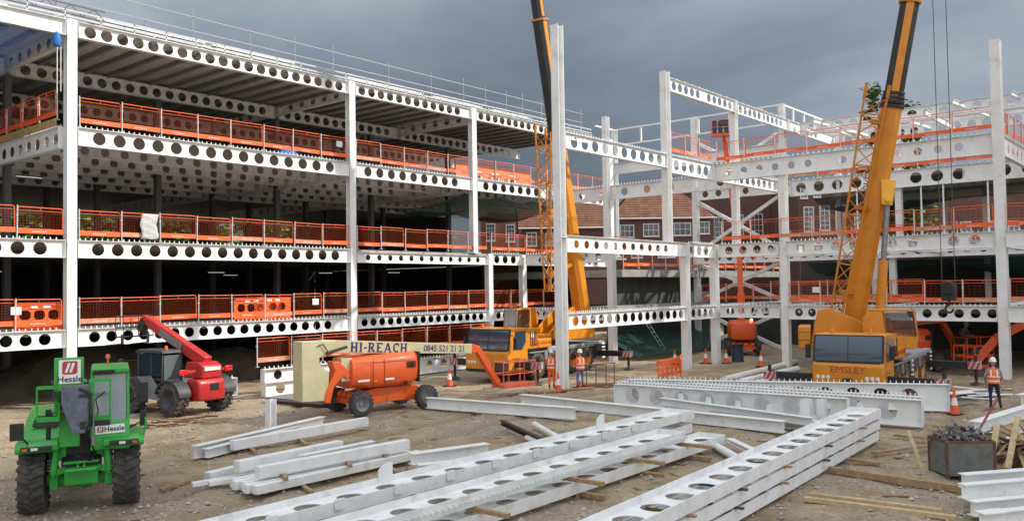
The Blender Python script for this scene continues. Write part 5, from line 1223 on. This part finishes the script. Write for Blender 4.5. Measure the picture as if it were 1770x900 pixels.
x, y = bgp(1172, 104); house('dark brick block with tall white-framed sash windows behind the crossed bracing', x, y, RZ-.06, 15.5, 12, 17.2, 0, [(4.0, 10.6, 1.5, 2.4, 3, 4), (6.6, 10.6, 1.3, 2.6, 3, 4), (8.8, 10.6, 1.4, 2.7, 3, 4), (11.4, 10.8, 1.2, 2.5, 2, 4), (1.9, 7.6, 1.5, 1.8, 3, 3), (13.6, 10.8, 1.1, 2.6, 2, 4)], brick2, name='brick_block')
x, y = bgp(1382, 92); house('red brick block with narrow windows between the lattice jib and the frame', x, y, RZ-.02, 8.2, 10, 15.6, 0, [(.6, 10.4, 1.0, 2.6, 2, 5), (2.3, 10.5, 1.0, 2.6, 2, 5), (4.0, 10.6, 1.0, 2.6, 2, 5), (.3, 14.0, .7, 1.3, 2, 3), (1.7, 14.1, .7, 1.1, 2, 3), (6, 10.6, 1.0, 2.4, 2, 4)], brick2, name='brick_block')
x, y = bgp(1520, 96); house('dim brick block far behind the middle floor at the right', x, y, RZ-.05, 17, 12, 14.6, 0, [(9.0, 9.2, 1.1, 2.2, 2, 4), (11.6, 9.2, 1.1, 2.2, 2, 4), (14.2, 9.2, 1.1, 2.2, 2, 4)], brick2, name='brick_block')
x, y = bgp(662, 118); house('low white-fronted building glimpsed through the middle floor', x, y, RZ+.1, 9, 8, 11.6, 0, [(1.2, 8.6, 1.6, 1.2, 2, 1), (5.2, 8.6, 1.6, 1.2, 2, 1)], mat('cream_render', (.62, .62, .58), .8, var=.12, vs=.6), name='rendered_building')
# round window with white surround on the dark brick block
leaf_d = mat('dark_leaves', (.045, .085, .022), .7, col2=(.022, .05, .014), vs=1.5); leaf_l = mat('fresh_leaves', (.10, .16, .035), .65, col2=(.05, .10, .022), vs=1.5); bark = mat('bark', (.09, .065, .045), .9, bump=.4)
def tree(label, x, y, h, cr, n=1500, column=False, ls=.34, m=leaf_l, base=.25, group=None, name='tree', cat='tree'):
    t = thing(name, label, cat, (x, y, 0), 0, group); rnd = random.Random(int(x*13+y*7))
    b = MB(); b.tube((0, 0, 0), (0, 0, h*.9), h*.018, 8, h*.004)
    cl = []
    for i in range(26 if not column else 34):
        f_ = rnd.uniform(base, .98); a = rnd.uniform(0, 2*pi); rr = cr*(rnd.uniform(.35, 1))*(sin(pi*min(1, (f_-base)/(1-base)*.85+.15))**.7 if not column else (1-.7*f_)*.8)
        c = V((rr*cos(a), rr*sin(a), h*f_)); b.tube((0, 0, h*max(.1, f_-.12)), c, h*.006, 5, h*.002); cl.append((c, cr*rnd.uniform(.28, .5)*(1.15 if column else 1)))
    part('trunk', b, bark, t); b = MB()
    for i in range(n):
        c, r = rnd.choice(cl); o_ = V((rnd.gauss(0, 1), rnd.gauss(0, 1), rnd.gauss(0, .8))); o_ = c+o_*r*.62; s = ls*rnd.uniform(.5, 1.2)
        q = MX.Rotation(rnd.uniform(0, 6), 3, 'Z') @ MX.Rotation(rnd.uniform(-1.1, 1.1), 3, 'X')
        b.add([o_+q @ V(v) for v in ((-s/2, 0, 0), (0, -s*.33, s*.05), (s/2, 0, 0), (0, s*.33, s*.05))], [(0, 1, 2, 3)])
    part('crown', b, m, t, smooth=False); return t
for k, (p_, D, h, cr, lab) in enumerate(((1515, 112, 31.0, 1.9, 'slim poplar tip rising above the lattice jib of the EMSLEY crane'), (1578, 116, 28.6, 2.4, 'poplar top behind the roof beam right of the EMSLEY crane'))):
    x, y = bgp(p_, D); tree(lab, x, y, h, cr, 2600, True, .75, leaf_l)
for k, (p_, D, h, cr, lab) in enumerate(((1555, 92, 18.0, 3.6, 'broad green tree crown seen under the upper beam right of the EMSLEY crane'), (1505, 96, 17.4, 3.2, 'bushy tree crown half behind the EMSLEY crane boom'))):
    x, y = bgp(p_, D); tree(lab, x, y, h, cr, 3000, False, .6, leaf_l if k == 0 else leaf_d, .5)
for k, (p_, D, h, lab) in enumerate(((30, 112, 14.4, 'leftmost green tree glimpsed through the middle floor'), (85, 110, 14.0, 'green tree glimpsed just left of the left column'), (165, 112, 14.3, 'green tree glimpsed just right of the left column'), (285, 114, 13.8, 'green tree glimpsed behind the hanging sheet on the middle floor'), (345, 116, 13.6, 'green tree glimpsed halfway to the middle column'), (450, 122, 14, 'dim green tree glimpsed left of the middle column'), (540, 126, 14.2, 'dim green tree glimpsed close to the middle column'), (700, 132, 13.6, 'green tree glimpsed right of the middle column'))):
    x, y = bgp(p_, D); tree(lab, x, y, h+2, 5.2, 5200, False, 1.0, leaf_l, .35, 'trees behind the left building')
# ---------------------------------------------------------------- scaffold edge and bundles on the roof
SC = thing('scaffold_rail', 'scaffold tube guard rail along the roof edge of the left building', 'scaffold rail', (1, FY+.9, L4))
b = MB()
for z in (1.05, 1.75): b.tube((0, 0, z), (54, 0, z), .024, 6)
part('rail', b, galv, SC)
b = MB()
for z in (.16, .42): b.bar((-.9, -.8, z), (54, -.8, z), .05, .07)
for k in range(36): b.bar((-.6+k*1.52, -.8, 0), (-.6+k*1.52, -.8, .45), .05)
for k in range(12): b.bar((1+k*4.4, -.6, .1), (2.6+k*4.4, 1.6, 1.0), .04)
part('edge_rail', b, mat('pale_edge_rail', (.55, .56, .56), .5, var=.2, vs=2), SC)
for i, x in enumerate((1.5, 5.6, 10.0, 14.6, 18.6, 21.0, 24.2, 27.0, 29.6, 33.8, 37.4, 40.4, 42.6, 44.8, 46.6, 48.8, 51.2, 53.8)):
    b = MB(); b.tube((x, .05, 0), (x, .05, 2.0+.1*(i % 3)), .024, 6); b.bar((x, .05, .1), (x, 1.2, .1), .05); b.tube((x, .05, 1.0), (x, 1.2, .1), .02, 5); part('post', b, galv, SC)
LG = thing('lattice_girder', 'rusty grey lattice girder lying along the roof edge above the left column', 'girder', (-1.5, FY+.5, L4-.35))
def lattice(b, x0, x1, y, z, h=.42):
    for zz in (z, z+h): b.tube((x0, y, zz), (x1, y, zz), .024, 5)
    n = int((x1-x0)/.5)
    for i in range(n): xa = x0+(x1-x0)*i/n; xb = x0+(x1-x0)*(i+1)/n; b.tube((xa, y, z+(h if i % 2 else 0)), (xb, y, z+(0 if i % 2 else h)), .016, 5)
b = MB(); lattice(b, 9, 19, 0, .75); part('girder', b, rust, LG)
part('ladder_beam', (lambda b: (lattice(b, 20, 50, -.1, .08, .22), b)[1])(MB()), galv, LG)
def bundle(lab, x, y, L, n=7, m=None):
    t = thing('decking_bundle', lab, 'decking bundle', (x, y, L4), 0, 'bundles of decking on the roof')
    b = MB()
    for i in range(n): b.bb((i*.05*(-1)**i, -.55, .12+i*.1), (L+i*.04*(-1)**i, .55, .16+i*.1)); 
    for i in range(n): 
        for k in range(4): b.bb((0, -.5+k*.3, .16+i*.1), (L, -.42+k*.3, .2+i*.1))
    part('decking_sheet', b, m or galv, t, smooth=False)
    part('top_sheet', MB().bb((.1, -.6, .12+n*.1), (L-.1, .6, .2+n*.1)), white, t); b = MB()
    for k in (.06, .94): b.bb((L*k-.06, -.7, .0), (L*k+.06, .7, .1)); b.bb((L*k-.02, -.6, .1), (L*k+.02, .6, .22+n*.1))
    part('bearer', b, wood2, t)
for i, (x, L, lab) in enumerate(((17.6, 5.6, 'white-topped decking bundle on the roof just right of the left column'), (23.4, 5.2, 'decking bundle on the roof halfway to the middle column'), (32.2, 6.2, 'decking bundle on the roof just right of the middle column'), (39.2, 5.0, 'decking bundle on the roof above the third column'), (45.0, 4.4, 'decking bundle on the roof nearest the black crane boom'))): bundle(lab, x, FY+2.3, L, 7 if i < 2 else 6)
bundle('low decking bundle at the very left of the roof', 6.5, FY+2.3, 7.5, 4)
# sheet, netting, barriers and odds and ends on the floors
def cloth(name, label, cat, o, u, v, nu, nv, fn, m):
    b = MB(); o, u, v = V(o), V(u), V(v); nn = u.cross(v).normalized()
    vs = [o+u*(i/nu)+v*(j/nv)+fn(i/nu, j/nv) for j in range(nv+1) for i in range(nu+1)]
    b.add(vs, [(j*(nu+1)+i, j*(nu+1)+i+1, (j+1)*(nu+1)+i+1, (j+1)*(nu+1)+i) for j in range(nv) for i in range(nu)])
    o_ = obj(name, b.mesh(name, m), None); s_ = o_.modifiers.new('thickness', 'SOLIDIFY'); s_.thickness = .012; tag(o_, label, cat); return o_
bnet = mat('blue_debris_net', (.02, .12, .36), .7); bnet.node_tree.nodes['Principled BSDF'].inputs['Alpha'].default_value = .2
gnet = mat('green_debris_net', (.015, .075, .058), .8, var=.5, vs=2); gnet.node_tree.nodes['Principled BSDF'].inputs['Alpha'].default_value = .5
cloth('debris_net', 'blue net hung under the roof edge left of the left column', 'net', (8.5, FY+.1, L4-.7), (6.9, 0, -.05), (0, 1.6, -2.9), 14, 10, lambda a, c: V((0, .3*sin(a*7)*c, -.35*sin(a*pi)*0 + (1-a)*0 - .0)) + V((-a*c*2.0, 0, .9*a*c*a)), bnet)
bt = MB(); bt.lathe([(.02, -.35), (.16, -.25), (.2, 0), (.12, .28), (.02, .35)], (15.2, FY-.05, L4-1.0), (0, 0, 1), 10); o = obj('net_bunch', bt.mesh('net_bunch', mat('blue_tarp', (.02, .16, .50), .6, var=.3, vs=8))); tag(o, 'bright blue gathered corner of the net beside the left column top', 'net')
rp_ = MB(); rp_.path([(15.2, FY-.1, L4-1.3), (15.2, FY-.1, L4-3.3)], .018, 5); rp_.path([(15.35, FY-.1, L4-1.3), (15.35, FY-.1, L4-3.2)], .018, 5); o = obj('rope', rp_.mesh('rope', white2)); tag(o, 'pair of pale ropes hanging below the blue net', 'rope')
cloth('debris_net', 'green net sagging under the upper floor beyond the third column', 'net', (41.0, FY+.6, L3-.95), (11, 0, -.1), (0, 8, -.4), 18, 8, lambda a, c: V((0, 0, -.7*sin(pi*c)*(.6+.4*sin(a*9)) - .25*sin(a*pi*3)**2)), gnet)
cloth('debris_net', 'green net sagging below the low floor behind the EMSLEY crane', 'net', (RX+.6, 23.5, r2-1.0), (0, -19, 0), (5, 0, -.3), 18, 6, lambda a, c: V((0, 0, -1.1*sin(pi*c)*(.6+.4*sin(a*11)))), gnet)
cloth('debris_net', 'green net bunched under the upper rear floor at the right', 'net', (RX+.6, 23.0, r3-1.3), (0, -19, 0), (5, 0, -.3), 18, 6, lambda a, c: V((0, 0, -1.0*sin(pi*c)*(.5+.5*sin(a*8)))), gnet)
cloth('ground_sheet', 'dark green sheeting draped at the foot of the rear wall', 'sheeting', (47.5, 32.6, 1.6), (14, 0, 0), (0, -3.2, -1.5), 24, 8, lambda a, c: V((.2*sin(c*9), .3*sin(a*23)*c, .12*sin(a*17+c*5)*c + .05)), gnet)
cloth('paper_sheet', 'crumpled white sheet hanging on the middle floor barrier', 'sheet', (18.9, FY+.06, L2+.15), (.78, 0, 0), (0, 0, 1.15), 6, 10, lambda a, c: V((.05*sin(c*8), -.07*abs(sin(c*11+a*3)), 0)), mat('grey_white_paper', (.52, .52, .53), .8, var=.15, vs=3))
cloth('tarpaulin', 'small blue tarpaulin heaped on the top floor behind the barrier', 'tarpaulin', (26.7, FY+.5, L3+.02), (1.5, 0, 0), (0, .9, 0), 10, 8, lambda a, c: V((0, 0, .62*sin(pi*a)*sin(pi*c)+.05*sin(a*23+c*15))), mat('blue_tarp', (.02, .16, .50), .6))
for i, (y, lab) in enumerate(((19.2, 'leftmost white prop under the rear middle floor'), (15.2, 'white prop just left of the crane lines on the middle floor'), (13.9, 'white prop right of the crane lines on the middle floor'), (11.4, 'white prop nearest the tall right-hand column on the middle floor'))):
    t = thing('steel_prop', lab, 'prop', (58.6, y, r2-.05), 0, 'props under the upper rear floor'); part('tube', MB().tube((0, 0, 0), (0, 0, 3.7), .05, 8).tube((0, 0, 0), (0, 0, 2.1), .065, 8), white2, t); part('plate', MB().bb((-.12, -.12, 0), (.12, .12, .02)).bb((-.12, -.12, 3.7), (.12, .12, 3.72)), galv, t)
def notice(lab, x, y, z, rz=0):
    o = obj('notice', MB().bb((-.2, -.01, -.16), (.2, .01, .16)).mesh('notice', sgw), None, (x, y, z), (0, 0, rz)); tag(o, lab, 'notice')
notice('white notice on the top floor barrier left of the middle column', 30.3, FY+.08, L3+.95); notice('white notice on the lowest barrier left of the middle column', 28.6, FY+.08, L1+.9); notice('white notice on the lowest barrier left of the left column', 13.7, FY+.08, L1+.85); notice('white notice on the low barrier beside the right-hand frame column', BX-.08, 18.2, r1+.9, pi/2)
def chapter8(lab, x, y, z, rz=0):
    t = thing('plastic_barrier', lab, 'plastic barrier', (x, y, z), rz, 'orange plastic barriers with three windows')
    b = MB(); W_ = 1.95; cs = [.42, .98, 1.54]; n = 20
    # panel with three rounded openings
    xs = [0, .70, 1.26, W_]
    for c, a, e in zip(cs, xs, xs[1:]):
        b.bb((a, -.03, 0), (e, .03, .45)); b.bb((a, -.03, .85), (e, .03, 1.08)); b.bb((a, -.03, .45), (c-.22, .03, .85)); b.bb((c+.22, -.03, .45), (e, .03, .85))
        for sx in (-1, 1):
            for sz in (-1, 1): b.prism([(c+sx*.22, .65+sz*.2), (c+sx*.22, .65+sz*.10), (c+sx*.12, .65+sz*.2)], -.03, .03)
    b.bb((.1, -.05, 1.0), (W_-.1, .05, 1.12)); b.bb((.15, -.2, 0), (.35, .2, .06)); b.bb((W_-.35, -.2, 0), (W_-.15, .2, .06)); part('panel', b, orng, t)
    b = MB()
    for k in range(2): b.bb((.62+k*.5, -.055, .93), (.9+k*.5, -.032, 1.04))
    part('reflective_strip', b, sgw, t); return t
chapter8('orange plastic three-window barrier just left of the left column', 13.75, FY+.45, L1); chapter8('orange plastic three-window barrier halfway to the middle column', 23.9, FY+.5, L1+.02)
for i in range(3): chapter8('%s of the plastic barriers stacked behind the mesh left of the middle column' % ORD[i].capitalize(), 25.4+.3*i, FY+.8+.22*i, L1+.05, .05*i)
def acunit(lab, x):
    t = thing('white_unit', lab, 'machine unit', (x, FY+1.2, L3), 0, 'white units on the top floor'); part('case', MB().bb((0, 0, .05), (.8, .4, .75)), sgw, t, bev=.03); part('fan_grille', MB().lathe([(.25, 0), (.25, .02), (.001, .02)], (.4, 0, .4), (0, -1, 0), 16), dgrey, t)
for i, x in enumerate((42.6, 44.4, 46.2)): acunit('%s white boxy unit on the top floor right of the third column' % ORD[i], x)
o = obj('hoarding', MB().bb((42.3, FY+2.6, L3), (50.5, FY+2.7, L3+1.5)).mesh('hoarding', orngp), None); tag(o, 'faded orange hoarding on the top floor right of the third column', 'hoarding')
o = obj('edge_board', MB().bb((15.36, FY+.5, L3+.02), (15.42, 62, L3+.34)).mesh('edge_board', mat('yellow_timber', (.50, .33, .13), .8, var=.3, vs=3))); tag(o, 'yellowish timber edge board under the barrier running inwards from the left column', 'edge board')
# strip lights inside the left building
tl = mat('lit_tube', (.95, .97, 1), .3, emit=.5)
for i, (x, y, z) in enumerate(((17.5, 47, L3-1.2), (11, 52, L2-1.0), (19, 56, L2-.9), (31, 52, L2-1.0), (40, 52, L2-1.0), (45, 50, L2-1.0), (37, 60, L2-1.0))):
    t = thing('strip_light', ('strip light hanging under the upper floor right of the left column', 'strip light left of the left column under the middle floor', 'strip light right of the left column under the middle floor', 'strip light near the middle column under the middle floor', 'strip light beyond the middle column under the middle floor', 'strip light near the far lower columns under the middle floor', 'deepest strip light under the middle floor')[i], 'light', (x, y, z)); part('lit_tube', MB().tube((-.6, 0, 0), (.6, 0, 0), .016, 6), tl, t); part('housing', MB().bb((-.65, -.04, .04), (.65, .04, .08)), dgrey, t)
# mounds under sheeting inside the ground floor
for i, (x, y, rx, h) in enumerate(((11.5, 44, 3.4, 1.9), (19.5, 44.5, 4.6, 2.3), (27, 44, 3.5, 1.7), (17.5, 49, 4, 2.4))):
    b = MB(); n = 22; rg = []
    for j in range(7):
        f_ = j/6; rg.append([(rx*cos(2*pi*a/n)*(1-f_**2.5*.8)*(1+.12*sin(a*1.7+j)), rx*.55*sin(2*pi*a/n)*(1-f_**2.5*.8)*(1+.1*sin(a*2.3)), h*f_*(1+.05*sin(a*3.1))) for a in range(n)])
    b.loft(rg); o = obj('sheeted_mound', b.mesh('sheeted_mound', mat('brown_sheeting', (.12, .10, .075), .8, var=.4, vs=1)), None, (x, y, -.05)); tag(o, ('low brown sheeted mound behind the green telehandler', 'large brown sheeted mound behind the red telehandler', 'brown sheeted mound between the red telehandler and boom lift', 'highest brown mound, deepest under the building')[i], 'mound')
# ---------------------------------------------------------------- ground clutter
def cone(lab, x, y, h=.85):
    t = thing('traffic_cone', lab, 'traffic cone', (x, y, hn(x, y)+.005), random.uniform(0, 1.5), 'traffic cones'); s = h/.85
    b = MB(); b.lathe([(.001, .02), (.175, .02), (.15, .09), (.105, .32)], (0, 0, 0), (0, 0, 1), 18); b.lathe([(.068, .56), (.025, .82), (.001, .84)], (0, 0, 0), (0, 0, 1), 18); part('cone', b, cone_o, t)
    b = MB(); b.lathe([(.1055, .32), (.0685, .56)], (0, 0, 0), (0, 0, 1), 18); part('reflective_sleeve', b, sgw, t)
    part('base', MB().prism([(-.25, -.2), (-.2, -.25), (.2, -.25), (.25, -.2), (.25, .2), (.2, .25), (-.2, .25), (-.25, .2)], 0, .05, 'z'), black, t); t.scale = (s, s, s)
for lab, x, y in (('traffic cone standing alone under the end of the cream boom', 30.7, 30.1), ('traffic cone at the left foot of the lone column', 31.6, 24.0), ('traffic cone behind the jeans of the man by the lone column', 33.5, 24.15), ('white-topped cone behind the second column from the lone one', 46.6, 26.4), ('left cone of the pair by the corner column', 47.7, 24.9), ('right cone of the pair by the corner column', 48.6, 24.0), ('cone standing left of the EMSLEY crane by a column foot', 47.6, 21.3), ('cone seen through a hole of the studded beam before the EMSLEY crane', 34.9, 9.9), ('cone at the free end of the studded beam before the EMSLEY crane', 34.6, 8.05)): cone(lab, x, y, .95)
t = thing('oil_drum', 'dark blue drum standing right of the paired cones', 'drum', (50.0, 23.9, 0)); b = MB(); b.lathe([(.001, 0), (.29, 0), (.3, .02), (.29, .04), (.29, .29), (.305, .31), (.29, .33), (.29, .58), (.305, .6), (.29, .62), (.29, .86), (.3, .88), (.28, .88), (.27, .85), (.001, .85)], (0, 0, 0), (0, 0, 1), 24); b.v = [tuple(1.25*c for c in v) for v in b.v]; part('shell', b, mat('dark_blue_paint', (.03, .05, .09), .5, var=.4, vs=5), t); part('bung', MB().lathe([(.05, 0), (.05, .03), (.001, .03)], (.15, .1, 1.065), (0, 0, 1), 10), steel, t)
# folded orange plastic barriers on the dirt
t = thing('plastic_barrier', 'pair of orange plastic barriers standing in a V on the dirt', 'plastic barrier', (38.3, 22.6, 0), rad(-28))
for rz_, ln, xo in ((0, 1.3, 0), (55, 1.5, 1.25)):
    b = MB()
    for z in (.25, .55, .85): b.bb((0, -.03, z-.07), (ln, .03, z+.07))
    for k in range(6): b.bb((ln*k/5-.05, -.025, .1), (ln*k/5+.05, .025, .9))
    b.bb((-.02, -.05, .9), (ln+.02, .05, 1.0)); o = part('panel', b, orng, t); o.location = (xo, 0, 0); o.rotation_euler = (0, rad(-6), rad(rz_))
# rusty rack by the column
t = thing('rack', 'rusty bar rack with a timber base, right of the lone column', 'rack', (34.0, 24.1, 0), rad(-29)); b = MB()
for x in (0, .5, 1.05, 1.5): b.tube((x, 0, .05), (x+.02, 0, 1.05), .025, 6)
b.tube((-.1, 0, 1.05), (1.6, .05, 1.07), .025, 6); b.tube((-.05, .4, .95), (1.2, .4, .97), .025, 6); part('bars', b, rust, t); part('base', MB().bb((-.2, -.25, 0), (1.7, .3, .09)), rust, t)
# trailer-like flat skid behind the boom lift
t = thing('steel_skid', 'flat steel skid lying beside the cream tower of the boom lift', 'skid', (22.4, 30.6, 0), rad(-82)); b = MB(); b.bb((-1.7, -.7, .14), (1.7, .7, .26)); part('plate', b, mgrey, t); b = MB(); b.isec((-1.7, -.6, .07), (1.7, -.6, .07), .14, .1); b.isec((-1.7, .6, .07), (1.7, .6, .07), .14, .1); part('runner', b, rust, t)
# steel bin of scaffold fittings
t = thing('steel_bin', 'battered steel bin beside the timber heap', 'bin', (23.65, 5.38, 0), rad(-50)); b = MB(); w_, d_, h = .58, .45, .88
b.bb((-w_, -d_, .06), (w_, d_, .1))
for s in (-1, 1): b.bb((-w_, s*d_-.012, .06), (w_, s*d_+.012, h)); b.bb((s*w_-.012, -d_, .06), (s*w_+.012, d_, h))
binm = mat('scuffed_bin_paint', (.13, .145, .135), .6, col2=(.10, .06, .04), vs=3, amt=.42); part('shell', b, binm, t)
b = MB()
for s in (-1, 1):
    b.bar((-w_, s*d_, h), (w_, s*d_, h), .05); b.bar((s*w_, -d_, h), (s*w_, d_, h), .05)
    for q in (-1, 1): b.bar((s*w_, q*d_, 0), (s*w_, q*d_, h), .06)
part('rim', b, rust, t)
rnd = random.Random(5); b = MB()
for i in range(150):
    x, y = rnd.uniform(-.55, .55), rnd.uniform(-.38, .38); z = .72+.55*(1-(x/.6)**2*.7)*(1-(y/.45)**2*.5)*rnd.uniform(.3, 1); d = V((rnd.uniform(-1, 1), rnd.uniform(-1, 1), rnd.uniform(-.6, .7))).normalized()*rnd.uniform(.05, .15); c = V((x, y, z)); b.bar(c-d, c+d, rnd.uniform(.04, .08), rnd.uniform(.03, .06))
    if i % 3 == 0: b.lathe([(.04, -.03), (.055, -.03), (.055, .03), (.04, .03)], c, d, 8)
o = obj('scaffold_fittings', b.mesh('scaffold_fittings', mat('dull_fittings', (.27, .26, .25), .45, metal=.4, col2=(.12, .10, .09), vs=9)), None, t.location, t.rotation_euler); tag(o, 'heap of grey scaffold fittings filling the steel bin', 'fittings'); o['kind'] = 'stuff'
b = MB(); b.tube((23.9, 5.1, .95), (25.5, 4.9, 1.7), .03, 8); o = obj('red_bar', b.mesh('red_bar', mat('dark_red_paint', (.22, .02, .03), .5))); tag(o, 'dark red bar leaning out of the steel bin', 'bar')
# timber heap at the right
rnd = random.Random(9); hp = thing('timber_heap', 'heap of broken timber and offcuts right of the steel bin', 'timber heap', (26.3, 4.6, 0)); 
for i in range(46):
    a = rnd.uniform(-.9, .9)+.5; L = rnd.uniform(.8, 2.6); b = MB(); b.box((0, 0, 0), (L, rnd.choice((.08, .1, .15, .2)), rnd.choice((.04, .05, .08)))); o = part('board', b, rnd.choice((woodm, woodm, wood2, mat('dark_wet_timber', (.10, .06, .035), .85, var=.4, vs=6))), hp, smooth=False); x, y = rnd.gauss(.4, .75), rnd.gauss(-.35, .55); o.location = (x, y, .08+.55*max(0, 1-(x*x+y*y)*.35)*rnd.random()); o.rotation_euler = (rnd.uniform(-.3, .3), rnd.uniform(-.4, .4), a)
for i, (p, q_) in enumerate((((24.6, 4.95, .02), (25.9, 5.0, .95)), ((24.9, 4.6, .02), (26.4, 4.6, 1.15)), ((24.4, 5.0, .02), (24.9, 5.2, .9)))):
    b = MB(); p = V(p); q_ = V(q_); b.bar(p, q_, .14, .07); c = (p+q_)/2; b.v = [tuple(V(v)-c) for v in b.v]; o = obj('leaning_board', b.mesh('leaning_board', wood2, False), None, c); tag(o, '%s pale board leaning between the steel bin and the timber heap' % ('long', 'thick', 'short')[i], 'timber')
# debris near the red telehandler and by the man at the right
t = thing('timber_debris', 'scatter of brown broken timber in front of the red telehandler', 'timber debris', (15.9, 29.9, 0))
for i in range(16):
    L = rnd.uniform(.3, 1.3); o = part('board', MB().box((0, 0, 0), (L, rnd.uniform(.06, .16), .05)), rnd.choice((woodm, rust)), t, smooth=False); o.location = (rnd.gauss(0, .7), rnd.gauss(0, .45), .04+rnd.random()*.12); o.rotation_euler = (0, rnd.uniform(-.1, .1), rnd.uniform(-.8, .4)-.6)
t = thing('sheet_debris', 'strewn grey sheeting and steel strips behind the man at the right', 'debris', (40.5, 8.6, 0))
for i in range(26):
    L = rnd.uniform(.5, 2.2); o = part('strip', MB().box((0, 0, 0), (L, rnd.uniform(.1, .5), .03)), rnd.choice((dgrey, mgrey, white2, woodm)), t, smooth=False); o.location = (rnd.gauss(0, 1.9), rnd.gauss(0, .8), .03+rnd.random()*.12); o.rotation_euler = (rnd.uniform(-.1, .1), rnd.uniform(-.08, .08), rnd.uniform(-1.6, -.6))
b = MB()
for i in range(170):
    D = rnd.uniform(18, 46); a = rnd.uniform(-.55, .6); q_ = fwd*D+rgt*D*a
    if q_.y > 34: continue
    L = rnd.uniform(.12, .6); b.box((q_.x, q_.y, hn(q_.x, q_.y)+.02), (L, rnd.uniform(.03, .09), .025), MX.Rotation(rnd.uniform(0, 3), 3, 'Z') @ MX.Rotation(rnd.uniform(-.08, .08), 3, 'Y'))
struct('wood_litter', b.mesh('wood_litter', mat('splintered_wood', (.34, .22, .12), .85, col2=(.12, .08, .05), vs=.9), False), 'stuff')
# ladder-like aluminium tower leaning inside the frame
t = thing('ladder', 'thin aluminium ladder frame leaning against the rear wall', 'ladder', (51.2, 31.5, 0)); b = MB()
for s in (-.22, .22): b.tube((1.0+s, -1.4, 0), (s, .3, 3.2), .025, 6)
for k in range(11): f_ = (k+.5)/11; b.tube((1.0*(1-f_)-.22, -1.4+1.7*f_, 3.2*f_), (1.0*(1-f_)+.22, -1.4+1.7*f_, 3.2*f_), .018, 5)
part('frame', b, galv, t)
